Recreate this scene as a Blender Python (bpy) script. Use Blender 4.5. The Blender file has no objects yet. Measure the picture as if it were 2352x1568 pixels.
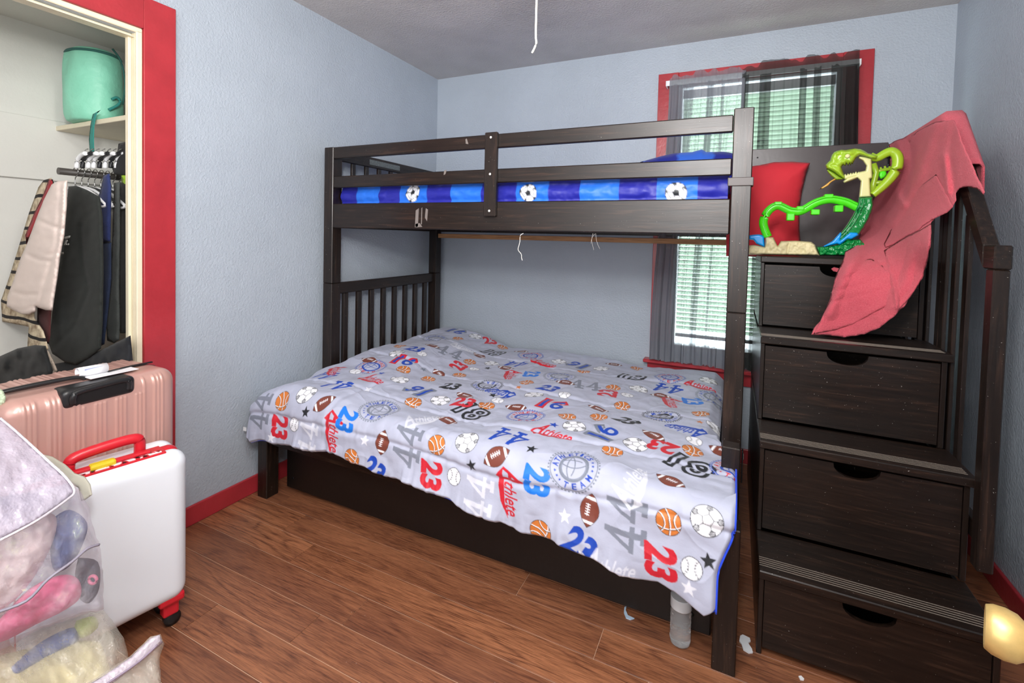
import bpy, bmesh, math, random
import numpy as np
from mathutils import Vector, Matrix, geometry
sc = bpy.context.scene
COL = sc.collection
random.seed(7); np.random.seed(7)
R = math.radians
# ------------------------------------------------------------------ camera
FP, PX, PY = 1100.25, 1154.27, 580.08
CAM = np.array([2.038, -3.0218, 1.2485]); YAW, PITCH, ROLL = .4526, .0326, -.0235
_fw = np.array([-math.sin(YAW)*math.cos(PITCH), math.cos(YAW)*math.cos(PITCH), -math.sin(PITCH)])
_r = np.array([math.cos(YAW), math.sin(YAW), 0.]); _d = np.cross(_fw, _r)
_c, _s = math.cos(ROLL), math.sin(ROLL)
MR = np.array([_c*_r+_s*_d, -_s*_r+_c*_d, _fw])
cd = bpy.data.cameras.new('camera'); cam = bpy.data.objects.new('camera', cd); COL.objects.link(cam)
cam.matrix_world = Matrix(((MR[0][0], -MR[1][0], -MR[2][0], CAM[0]), (MR[0][1], -MR[1][1], -MR[2][1], CAM[1]),
                           (MR[0][2], -MR[1][2], -MR[2][2], CAM[2]), (0, 0, 0, 1)))
cd.sensor_width = 36; cd.lens = FP/2352*36
cd.shift_x = (1176-PX)/2352; cd.shift_y = (PY-784)/2352
cd.clip_start = .02
sc.camera = cam
def ray(px, py): return MR.T@np.array([(px-PX)/FP, (py-PY)/FP, 1.])
def at(px, py, ax, v):
    d = ray(px, py); i = 'xyz'.index(ax); return CAM+d*(v-CAM[i])/d[i]
# ------------------------------------------------------------------ world and lights
W, H, YB = 2.948, 2.409, -3.75
sc.view_settings.view_transform = 'Standard'; sc.view_settings.look = 'None'
sc.view_settings.gamma = 1; sc.view_settings.use_curve_mapping = False
sc.view_settings.exposure = .0
wd = bpy.data.worlds.new('world'); sc.world = wd; wd.use_nodes = True
bg = wd.node_tree.nodes['Background']; bg.inputs[0].default_value = (.80, .95, 1, 1); bg.inputs[1].default_value = 9
def area(name, loc, size, power, col=(1, 1, 1), tgt=None, sy=None):
    l = bpy.data.lights.new(name, 'AREA'); l.energy = power; l.color = col; l.size = size
    if sy: l.shape = 'RECTANGLE'; l.size_y = sy
    o = bpy.data.objects.new(name, l); COL.objects.link(o); o.location = loc
    if tgt is not None:
        o.rotation_euler = (Vector(tgt)-Vector(loc)).to_track_quat('-Z', 'Y').to_euler()
    return o
pl_ = bpy.data.lights.new('ceiling_lamp_light', 'POINT'); pl_.energy = 29; pl_.color = (1, .975, .94); pl_.shadow_soft_size = .10
po_ = bpy.data.objects.new('ceiling_lamp_light', pl_); COL.objects.link(po_); po_.location = (1.62, -2.55, 2.16)
area('flash_light', (2.0, -3.05, 1.97), .20, 17, (1, .975, .98), (1.1, -.6, .75))
area('rear_fill_light', (1.5, -3.70, 1.55), 1.6, 33, (1, .985, .98), (1.4, 0, 1.45), 1.4)  # soft fill added behind the camera, no doorway is built there
area('ceiling_fill_light', (1.9, -3.1, 1.75), .25, 32, (1, .975, .95), (1.5, -2.3, 2.5))  # upward fill added to brighten the ceiling
# ------------------------------------------------------------------ helpers
def prop(o, label=None, cat=None, group=None, kind=None):
    if label: o['label'] = label
    if cat: o['category'] = cat
    if group: o['group'] = group
    if kind: o['kind'] = kind
    return o
def empty(name, loc, label, cat, group=None):
    o = bpy.data.objects.new(name, None); COL.objects.link(o); o.location = loc
    o.empty_display_size = .05
    return prop(o, label, cat, group)
def link(name, me, mat=None, parent=None, smooth=False):
    o = bpy.data.objects.new(name, me); COL.objects.link(o)
    if mat is not None:
        for m in (mat if isinstance(mat, (list, tuple)) else [mat]): me.materials.append(m)
    if smooth:
        me.polygons.foreach_set('use_smooth', np.ones(len(me.polygons), bool))
    if parent is not None:
        o.parent = parent
        if parent.type == 'EMPTY': o.matrix_parent_inverse = Matrix.Translation(-parent.location)
    return o
def bmobj(name, bm, mat=None, parent=None, smooth=False):
    me = bpy.data.meshes.new(name); bm.to_mesh(me); bm.free()
    return link(name, me, mat, parent, smooth)
def add_box(bm, a, b, bev=0.0, mi=0, rot=None, seg=1):
    a = Vector(a); b = Vector(b)
    r = bmesh.ops.create_cube(bm, size=1)
    vs = r['verts']; c = (a+b)/2; d = b-a
    for v in vs:
        v.co = Vector((v.co.x*d.x, v.co.y*d.y, v.co.z*d.z))
    fs = set(f for v in vs for f in v.link_faces)
    for f in fs: f.material_index = mi
    if bev > 0:
        es = list(set(e for v in vs for e in v.link_edges))
        rr = bmesh.ops.bevel(bm, geom=es, offset=bev, segments=seg, affect='EDGES', profile=.5)
        vs = list(set(v for f in rr['faces'] for v in f.verts) | set(v for v in vs if v.is_valid))
        for f in rr['faces']: f.material_index = mi
    if rot is not None:
        for v in vs: v.co = rot @ v.co
    for v in vs: v.co += c
    return vs
def box(name, a, b, mat, parent=None, bev=.002, seg=1, rot=None):
    bm = bmesh.new(); add_box(bm, a, b, bev, 0, rot, seg); return bmobj(name, bm, mat, parent)
def add_prism(bm, pts, y0, y1, axis='y', mi=0):
    def P3(p, t):
        return {'y': (p[0], t, p[1]), 'x': (t, p[0], p[1]), 'z': (p[0], p[1], t)}[axis]
    A = [bm.verts.new(P3(p, y0)) for p in pts]; B = [bm.verts.new(P3(p, y1)) for p in pts]
    fs = [bm.faces.new(A), bm.faces.new(B[::-1])]
    n = len(pts)
    for i in range(n): fs.append(bm.faces.new((A[i], B[i], B[(i+1) % n], A[(i+1) % n])))
    for f in fs: f.material_index = mi
    return fs
def prism(name, pts, y0, y1, mat, parent=None, axis='y', bev=0):
    bm = bmesh.new(); add_prism(bm, pts, y0, y1, axis); bmesh.ops.recalc_face_normals(bm, faces=bm.faces)
    if bev: bmesh.ops.bevel(bm, geom=list(bm.edges), offset=bev, segments=1, affect='EDGES', clamp_overlap=True)
    return bmobj(name, bm, mat, parent)
def add_tube(bm, pts, rad, n=8, closed=False, mi=0, flat=1.0):
    pts = [Vector(p) for p in pts]; rings = []
    N = len(pts); up = Vector((0, 0, 1))
    for i, p in enumerate(pts):
        if closed: t = pts[(i+1) % N]-pts[i-1]
        else: t = pts[min(i+1, N-1)]-pts[max(i-1, 0)]
        t.normalize()
        u = up if abs(t.dot(up)) < .95 else Vector((1, 0, 0))
        a = t.cross(u).normalized(); b = a.cross(t).normalized()
        rr = rad[i] if isinstance(rad, (list, tuple)) else rad
        rings.append([bm.verts.new(p+a*math.cos(2*math.pi*k/n)*rr+b*math.sin(2*math.pi*k/n)*rr*flat) for k in range(n)])
    m = N if closed else N-1
    for i in range(m):
        A, B = rings[i], rings[(i+1) % N]
        for k in range(n):
            f = bm.faces.new((A[k], A[(k+1) % n], B[(k+1) % n], B[k])); f.material_index = mi; f.smooth = True
    if not closed:
        bm.faces.new(rings[0][::-1]).material_index = mi; bm.faces.new(rings[-1]).material_index = mi
def tube(name, pts, rad, mat, parent=None, n=8, closed=False, flat=1.0):
    bm = bmesh.new(); add_tube(bm, pts, rad, n, closed, 0, flat); return bmobj(name, bm, mat, parent)
def lathe(name, prof, mat, parent=None, loc=(0, 0, 0), n=28, rot=None):
    bm = bmesh.new(); rings = []
    for r, z in prof:
        ring = []
        for k in range(n):
            v = Vector((r*math.cos(2*math.pi*k/n), r*math.sin(2*math.pi*k/n), z))
            if rot is not None: v = rot@v
            ring.append(bm.verts.new(v+Vector(loc)))
        rings.append(ring)
    for A, B in zip(rings, rings[1:]):
        for k in range(n): bm.faces.new((A[k], A[(k+1) % n], B[(k+1) % n], B[k])).smooth = True
    bm.faces.new(rings[0][::-1]); bm.faces.new(rings[-1])
    bmesh.ops.recalc_face_normals(bm, faces=bm.faces)
    return bmobj(name, bm, mat, parent)
def smoothline(pts, k=6):
    P = [np.array(p, float) for p in pts]; out = []
    for i in range(len(P)-1):
        p0, p1, p2, p3 = P[max(i-1, 0)], P[i], P[i+1], P[min(i+2, len(P)-1)]
        for j in range(k):
            t = j/k
            out.append(.5*((2*p1)+(-p0+p2)*t+(2*p0-5*p1+4*p2-p3)*t*t+(-p0+3*p1-3*p2+p3)*t**3))
    out.append(P[-1]); return out
# numpy value noise
_perm = np.random.RandomState(3).permutation(4096); _val = np.random.RandomState(4).rand(4096)*2-1
def vnoise(x, y, z=0.0):
    x = np.asarray(x, float); y = np.asarray(y, float); z = np.zeros_like(x)+z
    xi = np.floor(x).astype(int); yi = np.floor(y).astype(int); zi = np.floor(z).astype(int)
    f = lambda t: t*t*t*(t*(t*6-15)+10)
    fx, fy, fz = f(x-xi), f(y-yi), f(z-zi)
    def h(a, b, c): return _val[_perm[(_perm[(_perm[a & 4095]+b) & 4095]+c) & 4095]]
    def lx(b, c): return h(xi, b, c)*(1-fx)+h(xi+1, b, c)*fx
    def ly(c): return lx(yi, c)*(1-fy)+lx(yi+1, c)*fy
    return ly(zi)*(1-fz)+ly(zi+1)*fz
def fbm(x, y, z=0., o=3):
    s = 0; a = 1
    for i in range(o): s = s+a*vnoise(np.asarray(x)*2**i+i*7.3, np.asarray(y)*2**i+i*3.1, np.asarray(z)*2**i); a *= .5
    return s
def sstep(a, b, x): t = np.clip((x-a)/(b-a), 0, 1); return t*t*(3-2*t)
def srgb(c): return tuple((v/255/12.92 if v/255 <= .04045 else ((v/255+.055)/1.055)**2.4) for v in c)
# ------------------------------------------------------------------ materials
class NT:
    def __init__(s, name):
        s.m = bpy.data.materials.new(name); s.m.use_nodes = True; s.t = s.m.node_tree; s.n = s.t.nodes
        s.b = s.n['Principled BSDF']; s.out = s.n['Material Output']
    def add(s, typ, **kw):
        n = s.n.new(typ)
        for k, v in kw.items():
            if k.startswith('i_'): n.inputs[k[2:].replace('_', ' ')].default_value = v
            else: setattr(n, k, v)
        return n
    def l(s, a, b): s.t.links.new(a, b)
    def coords(s, scale=(1, 1, 1), kind='Object', loc=None):
        tc = s.add('ShaderNodeTexCoord'); mp = s.add('ShaderNodeMapping'); mp.inputs['Scale'].default_value = scale
        s.l(tc.outputs[kind], mp.inputs['Vector'])
        if loc is not None: s.l(loc, mp.inputs['Location'])
        return mp.outputs[0]
    def noise(s, vec, scale=5, detail=3, rough=.5, dist=0):
        n = s.add('ShaderNodeTexNoise'); n.inputs['Scale'].default_value = scale; n.inputs['Detail'].default_value = detail
        n.inputs['Roughness'].default_value = rough; n.inputs['Distortion'].default_value = dist
        if vec is not None: s.l(vec, n.inputs['Vector'])
        return n.outputs['Fac']
    def ramp(s, fac, stops):
        r = s.add('ShaderNodeValToRGB'); e = r.color_ramp.elements
        while len(e) < len(stops): e.new(.5)
        for el, (p, c) in zip(e, stops):
            el.position = p; el.color = (c[0], c[1], c[2], 1) if len(c) == 3 else c
        s.l(fac, r.inputs[0]); return r.outputs[0]
    def mix(s, fac, a, b, typ='MIX'):
        m = s.add('ShaderNodeMix'); m.data_type = 'RGBA'; m.blend_type = typ
        for inp, v in ((m.inputs[0], fac), (m.inputs[6], a), (m.inputs[7], b)):
            if isinstance(v, (int, float)): inp.default_value = v
            elif isinstance(v, tuple): inp.default_value = (*v, 1)[:4]
            else: s.l(v, inp)
        return m.outputs[2]
    def bump(s, h, dist=.001, strength=1, prev=None):
        b = s.add('ShaderNodeBump'); b.inputs['Distance'].default_value = dist; b.inputs['Strength'].default_value = strength
        s.l(h, b.inputs['Height'])
        if prev is not None: s.l(prev, b.inputs['Normal'])
        return b.outputs[0]
    def set(s, **kw):
        for k, v in kw.items():
            i = s.b.inputs[k.replace('_', ' ')]
            if hasattr(v, 'links'): s.l(v, i)
            elif isinstance(v, tuple) and len(v) == 3: i.default_value = (*v, 1)
            else: i.default_value = v
def simple(name, col, rough=.5, metal=0, bump=0, bscale=200, var=.0, vscale=6, **kw):
    m = NT(name); c = srgb(col)
    base = c
    v = m.coords()
    if var:
        n = m.noise(v, vscale, 4, .6)
        base = m.ramp(n, [(.3, tuple(x*(1-var) for x in c)), (.7, tuple(min(1, x*(1+var)) for x in c))])
    m.set(Base_Color=base, Roughness=rough, Metallic=metal)
    if bump: m.set(Normal=m.bump(m.noise(v, bscale, 2, .5), bump))
    for k, val in kw.items(): m.b.inputs[k.replace('_', ' ')].default_value = val
    return m.m
def wallpaint(name, col, rough=.42, b=.0042, lo=.93, hi=1.05):
    m = NT(name); c = srgb(col); v = m.coords()
    big = m.noise(v, 1.6, 3, .55)
    m.set(Base_Color=m.ramp(big, [(.3, tuple(x*lo for x in c)), (.7, tuple(x*hi for x in c))]), Roughness=rough)
    f = m.noise(v, 95, 3, .6); g = m.noise(v, 9, 2, .5)
    m.set(Normal=m.bump(f, b, .8, m.bump(g, .004, .6)))
    return m.m
M = {}
M['wall'] = wallpaint('blue_grey_wall_paint', (172, 182, 193))
M['ceil'] = wallpaint('ceiling_paint', (208, 203, 199), .7, .006, .80, 1.08)
M['closet'] = wallpaint('closet_white_paint', (216, 216, 210), .6, .0008)
M['red'] = simple('red_trim_paint', (168, 48, 56), .3, 0, .0008, 45, .10, 9)
M['cream'] = simple('cream_jamb_paint', (226, 216, 190), .45, 0, .0006, 60, .05, 8)
M['door'] = simple('white_door_paint', (225, 222, 214), .4)
def darkwood(axis):
    m = NT('espresso_wood_'+axis); sc_ = {'x': (1.6, 26, 26), 'y': (26, 1.6, 26), 'z': (26, 26, 1.6)}[axis]
    v = m.coords(sc_); n = m.noise(v, 3.2, 5, .62, .7)
    v2 = m.coords(); sp = m.noise(v2, 160, 2, .6); big = m.noise(v2, 3, 2)
    c = m.ramp(n, [(.25, srgb((13, 9, 7))), (.55, srgb((31, 21, 16))), (.8, srgb((66, 46, 35)))])
    c = m.mix(m.ramp(sp, [(.725, (0, 0, 0)), (.75, (1, 1, 1))]), c, srgb((150, 145, 140)))
    m.set(Base_Color=c, Roughness=m.ramp(big, [(.3, (.30,)*3), (.7, (.42,)*3)]), Normal=m.bump(n, .0006, .5))
    m.b.inputs['Specular IOR Level'].default_value = .45
    return m.m
for a in 'xyz': M['w'+a] = darkwood(a)
M['panel'] = simple('espresso_board_reflection_tint', (64, 56, 57), .30, 0, .0002, 60, .12, 3)  # espresso guard panel, colour lightened to carry the room's reflection
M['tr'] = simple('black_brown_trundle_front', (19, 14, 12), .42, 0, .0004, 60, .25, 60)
M['dark'] = simple('dark_stained_panel', (30, 22, 18), .3)
M['pine'] = NT('knotty_pine'); _m = M['pine']; _v = _m.coords((3, 40, 40)); _n = _m.noise(_v, 3, 4)
_m.set(Base_Color=_m.ramp(_n, [(.3, srgb((150, 105, 66))), (.7, srgb((190, 145, 100)))]), Roughness=.6); M['pine'] = M['pine'].m
def floorwood():
    m = NT('brown_oak_laminate'); oi = m.add('ShaderNodeObjectInfo'); mm = m.add('ShaderNodeMath', operation='MULTIPLY'); mm.inputs[1].default_value = 37.
    m.l(oi.outputs['Random'], mm.inputs[0])
    cb = m.add('ShaderNodeCombineXYZ'); m.l(mm.outputs[0], cb.inputs[0]); m.l(mm.outputs[0], cb.inputs[1]); m.l(oi.outputs['Random'], cb.inputs[2])
    v = m.coords((1.0, 7.5, 1), loc=cb.outputs[0])
    n0 = m.noise(v, 1.35, 2, .45, .5)
    ml = m.add('ShaderNodeMath', operation='MULTIPLY'); ml.inputs[1].default_value = 17; m.l(n0, ml.inputs[0])
    fr = m.add('ShaderNodeMath', operation='PINGPONG'); fr.inputs[1].default_value = 1.; m.l(ml.outputs[0], fr.inputs[0])
    v2 = m.coords((3, 70, 1), loc=cb.outputs[0]); fine = m.noise(v2, 4, 4, .7)
    base = m.ramp(m.noise(v, 1.1, 3, .5), [(.3, srgb((112, 66, 42))), (.68, srgb((188, 126, 88)))])
    c = m.mix(m.ramp(fr.outputs[0], [(.0, (.85,)*3), (.45, (0, 0, 0))]), base, srgb((86, 48, 34)))
    c = m.mix(.45, c, m.ramp(fine, [(.38, srgb((62, 34, 22))), (.60, srgb((190, 126, 88)))]))
    c = m.mix(m.ramp(oi.outputs['Random'], [(0, (.50,)*3), (1, (0, 0, 0))]), c, srgb((96, 56, 40)), 'MIX')
    sp = m.noise(m.coords(), 210, 1, .5)
    c = m.mix(m.ramp(sp, [(.80, (0, 0, 0)), (.82, (1, 1, 1))]), c, srgb((215, 205, 195)))
    m.set(Base_Color=c, Roughness=m.ramp(fine, [(.3, (.30,)*3), (.7, (.44,)*3)]), Normal=m.bump(fine, .0005, .5))
    return m.m
M['floor'] = floorwood(); M['subfloor'] = simple('plank_joint_highlight', (214, 182, 156), .7)  # pale slab colour in the gaps paints the planks' bevel highlights
def cloth(name, col, rough=.85, b=.0006, bs=600, var=.08, sheen=.05):
    m = NT(name); c = srgb(col); v = m.coords()
    m.set(Base_Color=m.ramp(m.noise(v, 14, 3), [(.3, tuple(x*(1-var) for x in c)), (.7, tuple(min(1, x*(1+var)) for x in c))]), Roughness=rough,
          Normal=m.bump(m.noise(v, bs, 2), b))
    m.b.inputs['Sheen Weight'].default_value = sheen
    return m.m
def plastic(name, col, rough=.3, **kw): return simple(name, col, rough, 0, 0, 0, 0, 0, **kw)
def vcol(name, rough=.6, b=.0004, sheen=.1):
    m = NT(name); a = m.add('ShaderNodeAttribute'); a.attribute_name = 'print'
    m.set(Base_Color=a.outputs['Color'], Roughness=rough, Normal=m.bump(m.noise(m.coords(), 35, 3, .6), .003, .35))
    m.b.inputs['Sheen Weight'].default_value = sheen
    return m.m
def film(name, tint, alpha, rough=.15, sparkle=0.0, bscale=60, iri=False):
    """clear or milky plastic film: part see-through, part glossy white"""
    m = NT(name); v = m.coords()
    tr = m.add('ShaderNodeBsdfTransparent'); tr.inputs[0].default_value = (.96, .96, .97, 1)
    mx = m.add('ShaderNodeMixShader')
    n = m.noise(v, 16, 4, .6)
    a = m.ramp(n, [(.3, (alpha*.75,)*3), (.7, (min(1, alpha*1.25),)*3)])
    m.l(a, mx.inputs[0]); m.l(tr.outputs[0], mx.inputs[1]); m.l(m.b.outputs[0], mx.inputs[2]); m.l(mx.outputs[0], m.out.inputs[0])
    vo = m.add('ShaderNodeTexVoronoi'); vo.inputs['Scale'].default_value = 170; m.l(v, vo.inputs['Vector'])
    m.set(Base_Color=srgb(tint), Roughness=rough, Normal=m.bump(vo.outputs['Distance'], .0012, .8, m.bump(m.noise(v, bscale, 3, .6), .004, .7)))
    m.b.inputs['Specular IOR Level'].default_value = .9
    if iri:
        m.b.inputs['Thin Film Thickness'].default_value = 420
        m.b.inputs['Coat Weight'].default_value = .6
    return m.m
def sheer(name, col, alpha):
    m = NT(name); tr = m.add('ShaderNodeBsdfTransparent'); mx = m.add('ShaderNodeMixShader')
    lw = m.add('ShaderNodeLayerWeight'); lw.inputs[0].default_value = .35
    a = m.ramp(lw.outputs['Facing'], [(0, (alpha,)*3), (.85, (min(1, alpha+.18),)*3)])
    m.l(a, mx.inputs[0]); m.l(tr.outputs[0], mx.inputs[1]); m.l(m.b.outputs[0], mx.inputs[2]); m.l(mx.outputs[0], m.out.inputs[0])
    m.set(Base_Color=srgb(col), Roughness=.8); return m.m
M['metal'] = simple('brushed_metal', (170, 170, 168), .35, 1)
M['steel_dark'] = simple('black_metal_bracket', (24, 24, 26), .4, .6)
M['white'] = simple('white_plastic', (235, 236, 238), .35)
M['screw'] = simple('white_screw_cap', (215, 213, 208), .4)
# ------------------------------------------------------------------ structure
def struct(name, boxes, mat, bev=0, label=None):
    bm = bmesh.new()
    for a, b in boxes: add_box(bm, a, b, bev)
    o = bmobj(name, bm, mat); o['kind'] = 'structure'
    if label: o['label'] = label
    return o
XB = -.70                      # back of closet
fl = struct('floor', [((-.72, YB, -.06), (W+.1, .02, -.0022))], M['subfloor'], 0, 'brown oak laminate floor laid in planks along the bed')
struct('ceiling', [((-.1, YB, H), (W+.1, .1, H+.08))], M['ceil'], 0, 'mottled grey textured ceiling')
OY0, OY1, OZ = -3.05, -1.992, 1.975        # closet opening
struct('wall_left', [((-.045, OY1, 0), (0, .1, H)), ((-.045, YB, OZ), (0, OY1, H)), ((-.045, YB, 0), (0, OY0, OZ))], M['wall'], 0, 'blue-grey painted wall left of the bed')
WX0, WX1, WZ0, WZ1 = 1.69, 2.515, .60, 2.185  # window opening
struct('wall_back', [((0, 0, 0), (WX0, .1, H)), ((WX1, 0, 0), (W, .1, H)), ((WX0, 0, 0), (WX1, .1, WZ0)), ((WX0, 0, WZ1), (WX1, .1, H))], M['wall'], 0, 'blue-grey painted wall behind the bunk bed')
struct('wall_right', [((W, YB, 0), (W+.1, .1, H))], M['wall'], 0, 'blue-grey painted wall beside the stairs')
struct('wall_front', [((-.1, YB-.1, 0), (W+.1, YB, H))], M['wall'])
def ruffle(o): return o
# closet shell
struct('wall_closet_back', [((XB-.05, YB, 0), (XB, -1.5, H))], M['closet'], 0, 'white painted back wall of the closet')
struct('wall_closet_side', [((XB, -1.70, 0), (-.046, -1.62, H)), ((XB, YB, 0), (-.046, -3.12, H))], M['closet'])
struct('ceiling_closet', [((XB, -3.12, 2.11), (-.046, -1.70, 2.2))], M['closet'])
tr = struct('trim_1', [((XB, -3.12, 1.45), (XB+.018, -1.70, 1.715))], M['closet'], .002, 'white cleat board along the closet back wall')
# closet casing
tr = struct('trim_2', [((-.045, OY1-.012, 0), (-.001, OY1-.0005, OZ))], M['cream'], 0, 'red casing with cream jamb around the closet')
def tpart(n, a, b, m, bev=.002): return box(n, a, b, m, tr, bev)
tpart('casing_side', (.0005, -1.982, 0), (.02, -1.868, 2.115), M['red'])
tpart('casing_head', (.0005, -3.2, 1.996), (.0205, -1.9825, 2.115), M['red'])
tpart('jamb_edge', (.0005, -2.0035, 0), (.012, -1.983, 1.983), M['cream'], .003)
tpart('jamb_edge', (.0005, -3.15, 1.976), (.012, -1.983, 1.9955), M['cream'], .003)
tpart('door_stop', (-.040, -2.016, 0), (-.018, -2.0045, 1.962), M['cream'])
tpart('door_stop', (-.040, -3.05, 1.9625), (-.018, -2.0045, 1.9745), M['cream'])
tpart('jamb_head', (-.045, -3.05, 1.9595), (-.001, -2.0045, 1.9620), M['cream'], 0)
for nm, a, b in (('baseboard_left', (0.0005, -1.867, 0), (.014, 0, .083)), ('baseboard_back', (0, -.014, 0), (W, -.0005, .083)),
                 ('baseboard_right', (W-.014, YB, 0), (W-.0005, 0, .083))):
    bm = bmesh.new(); add_box(bm, a, b, .004, seg=2); bmobj(nm, bm, M['red'])['kind'] = 'structure'
# planks
rows = []; k = 0; y = -.0
PW = .125; y1 = -.019
seams = [-.019-PW*i for i in range(32)]
specjoint = {-1.519: [.37, 1.70], -1.644: [.56, 1.86], -1.769: [.95, 2.2], -1.894: [.86, 2.0]}
pid = 0
for i in range(31):
    ya, yb = seams[i], max(seams[i+1], YB+.001)
    if ya <= YB+.01: break
    js = None
    for kk, vv in specjoint.items():
        if abs(ya-kk) < .01: js = vv
    if js is None:
        o0 = random.uniform(.1, 1.1); js = [o0, o0+1.2, o0+2.4]
    xs = [0.0]+[j for j in js if j < W-.1]+[W]
    if ya < -1.95: xs[0] = 0.0
    for a, b in zip(xs, xs[1:]):
        box('plank', (a+.0008, yb+.0013, -.012), (b-.0008, ya-.0013, 0), M['floor'], fl, .0005)
# ------------------------------------------------------------------ window
wn = bpy.data.objects.new('window_1', bpy.data.meshes.new('window_1')); 
bm = bmesh.new()
for a, b in (((WX0, .0, WZ0), (WX0+.035, .09, WZ1)), ((WX1-.035, .0, WZ0), (WX1, .09, WZ1)), ((WX0+.035, .0, WZ1-.035), (WX1-.035, .09, WZ1)), ((WX0+.035, .0, WZ0), (WX1-.035, .09, WZ0+.03))):
    add_box(bm, a, b)
wn = bmobj('window_1', bm, M['white']); wn['kind'] = 'structure'; wn['label'] = 'window with red painted casing and sill behind the bunk'
CX0, CX1, CZ1 = 1.588, 2.632, 2.24
box('casing_side', (CX0, -.02, .535), (WX0+.012, -.0005, CZ1), M['red'], wn)
box('casing_side', (WX1-.012, -.02, .535), (CX1, -.0005, CZ1), M['red'], wn)
box('casing_head', (WX0+.0125, -.0205, WZ1-.02), (WX1-.0125, -.0005, CZ1-.002), M['red'], wn)
box('sill', (CX0-.03, -.065, .515), (CX1+.03, .0, .535), M['red'], wn, .004)
box('apron', (CX0-.01, -.02, .44), (CX1+.01, -.0005, .5145), M['red'], wn)
box('sash', (WX0+.035, .05, 1.33), (WX1-.035, .085, 1.375), M['white'], wn)
gm = NT('window_glass'); gt = gm.add('ShaderNodeBsdfTransparent'); gg = gm.add('ShaderNodeBsdfGlossy'); gg.inputs['Roughness'].default_value = .02
gx = gm.add('ShaderNodeMixShader'); gx.inputs[0].default_value = .06; gm.l(gt.outputs[0], gx.inputs[1]); gm.l(gg.outputs[0], gx.inputs[2]); gm.l(gx.outputs[0], gm.out.inputs[0])
box('pane', (WX0+.035, .066, WZ0+.03), (WX1-.035, .07, 1.33), gm.m, wn, 0)
box('pane', (WX0+.035, .066, 1.375), (WX1-.035, .07, WZ1-.035), gm.m, wn, 0)
# foliage-coloured ground outside is left to the sky; blinds
bl = empty('window_blind', (2.1, .01, 2.08), 'white horizontal slat blind hanging inside the window', 'window blind')
bmat = NT('white_blind_vinyl'); bmat.set(Base_Color=srgb((238, 242, 232)), Roughness=.5)
_tl = bmat.add('ShaderNodeBsdfTranslucent'); _tl.inputs[0].default_value = (*srgb((226, 240, 226)), 1)
_mx = bmat.add('ShaderNodeMixShader'); _mx.inputs[0].default_value = .55; bmat.l(bmat.b.outputs[0], _mx.inputs[1]); bmat.l(_tl.outputs[0], _mx.inputs[2]); bmat.l(_mx.outputs[0], bmat.out.inputs[0])
box('headrail', (WX0+.04, -.005, 2.085), (WX1-.04, .035, 2.135), M['white'], bl)
box('bottom_rail', (WX0+.04, 0, .68), (WX1-.04, .03, .70), M['white'], bl)
z = 2.07; slat_me = None; rot = Matrix.Rotation(R(-52), 3, 'X')
while z > .71:
    if slat_me is None:
        s_ = box('slat', (WX0+.042, .003, z-.0008), (WX1-.042, .031, z+.0008), bmat.m, bl, 0, rot=rot); slat_me = s_; z0_ = z
    else:
        c = slat_me.copy(); COL.objects.link(c); c.location = slat_me.location+Vector((0, 0, z-z0_))
    z -= .0262
for xx in (1.86, 2.32): tube('ladder_cord', [(xx, .017, .69), (xx, .017, 2.05)], .0009, M['white'], bl, 5)
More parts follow.
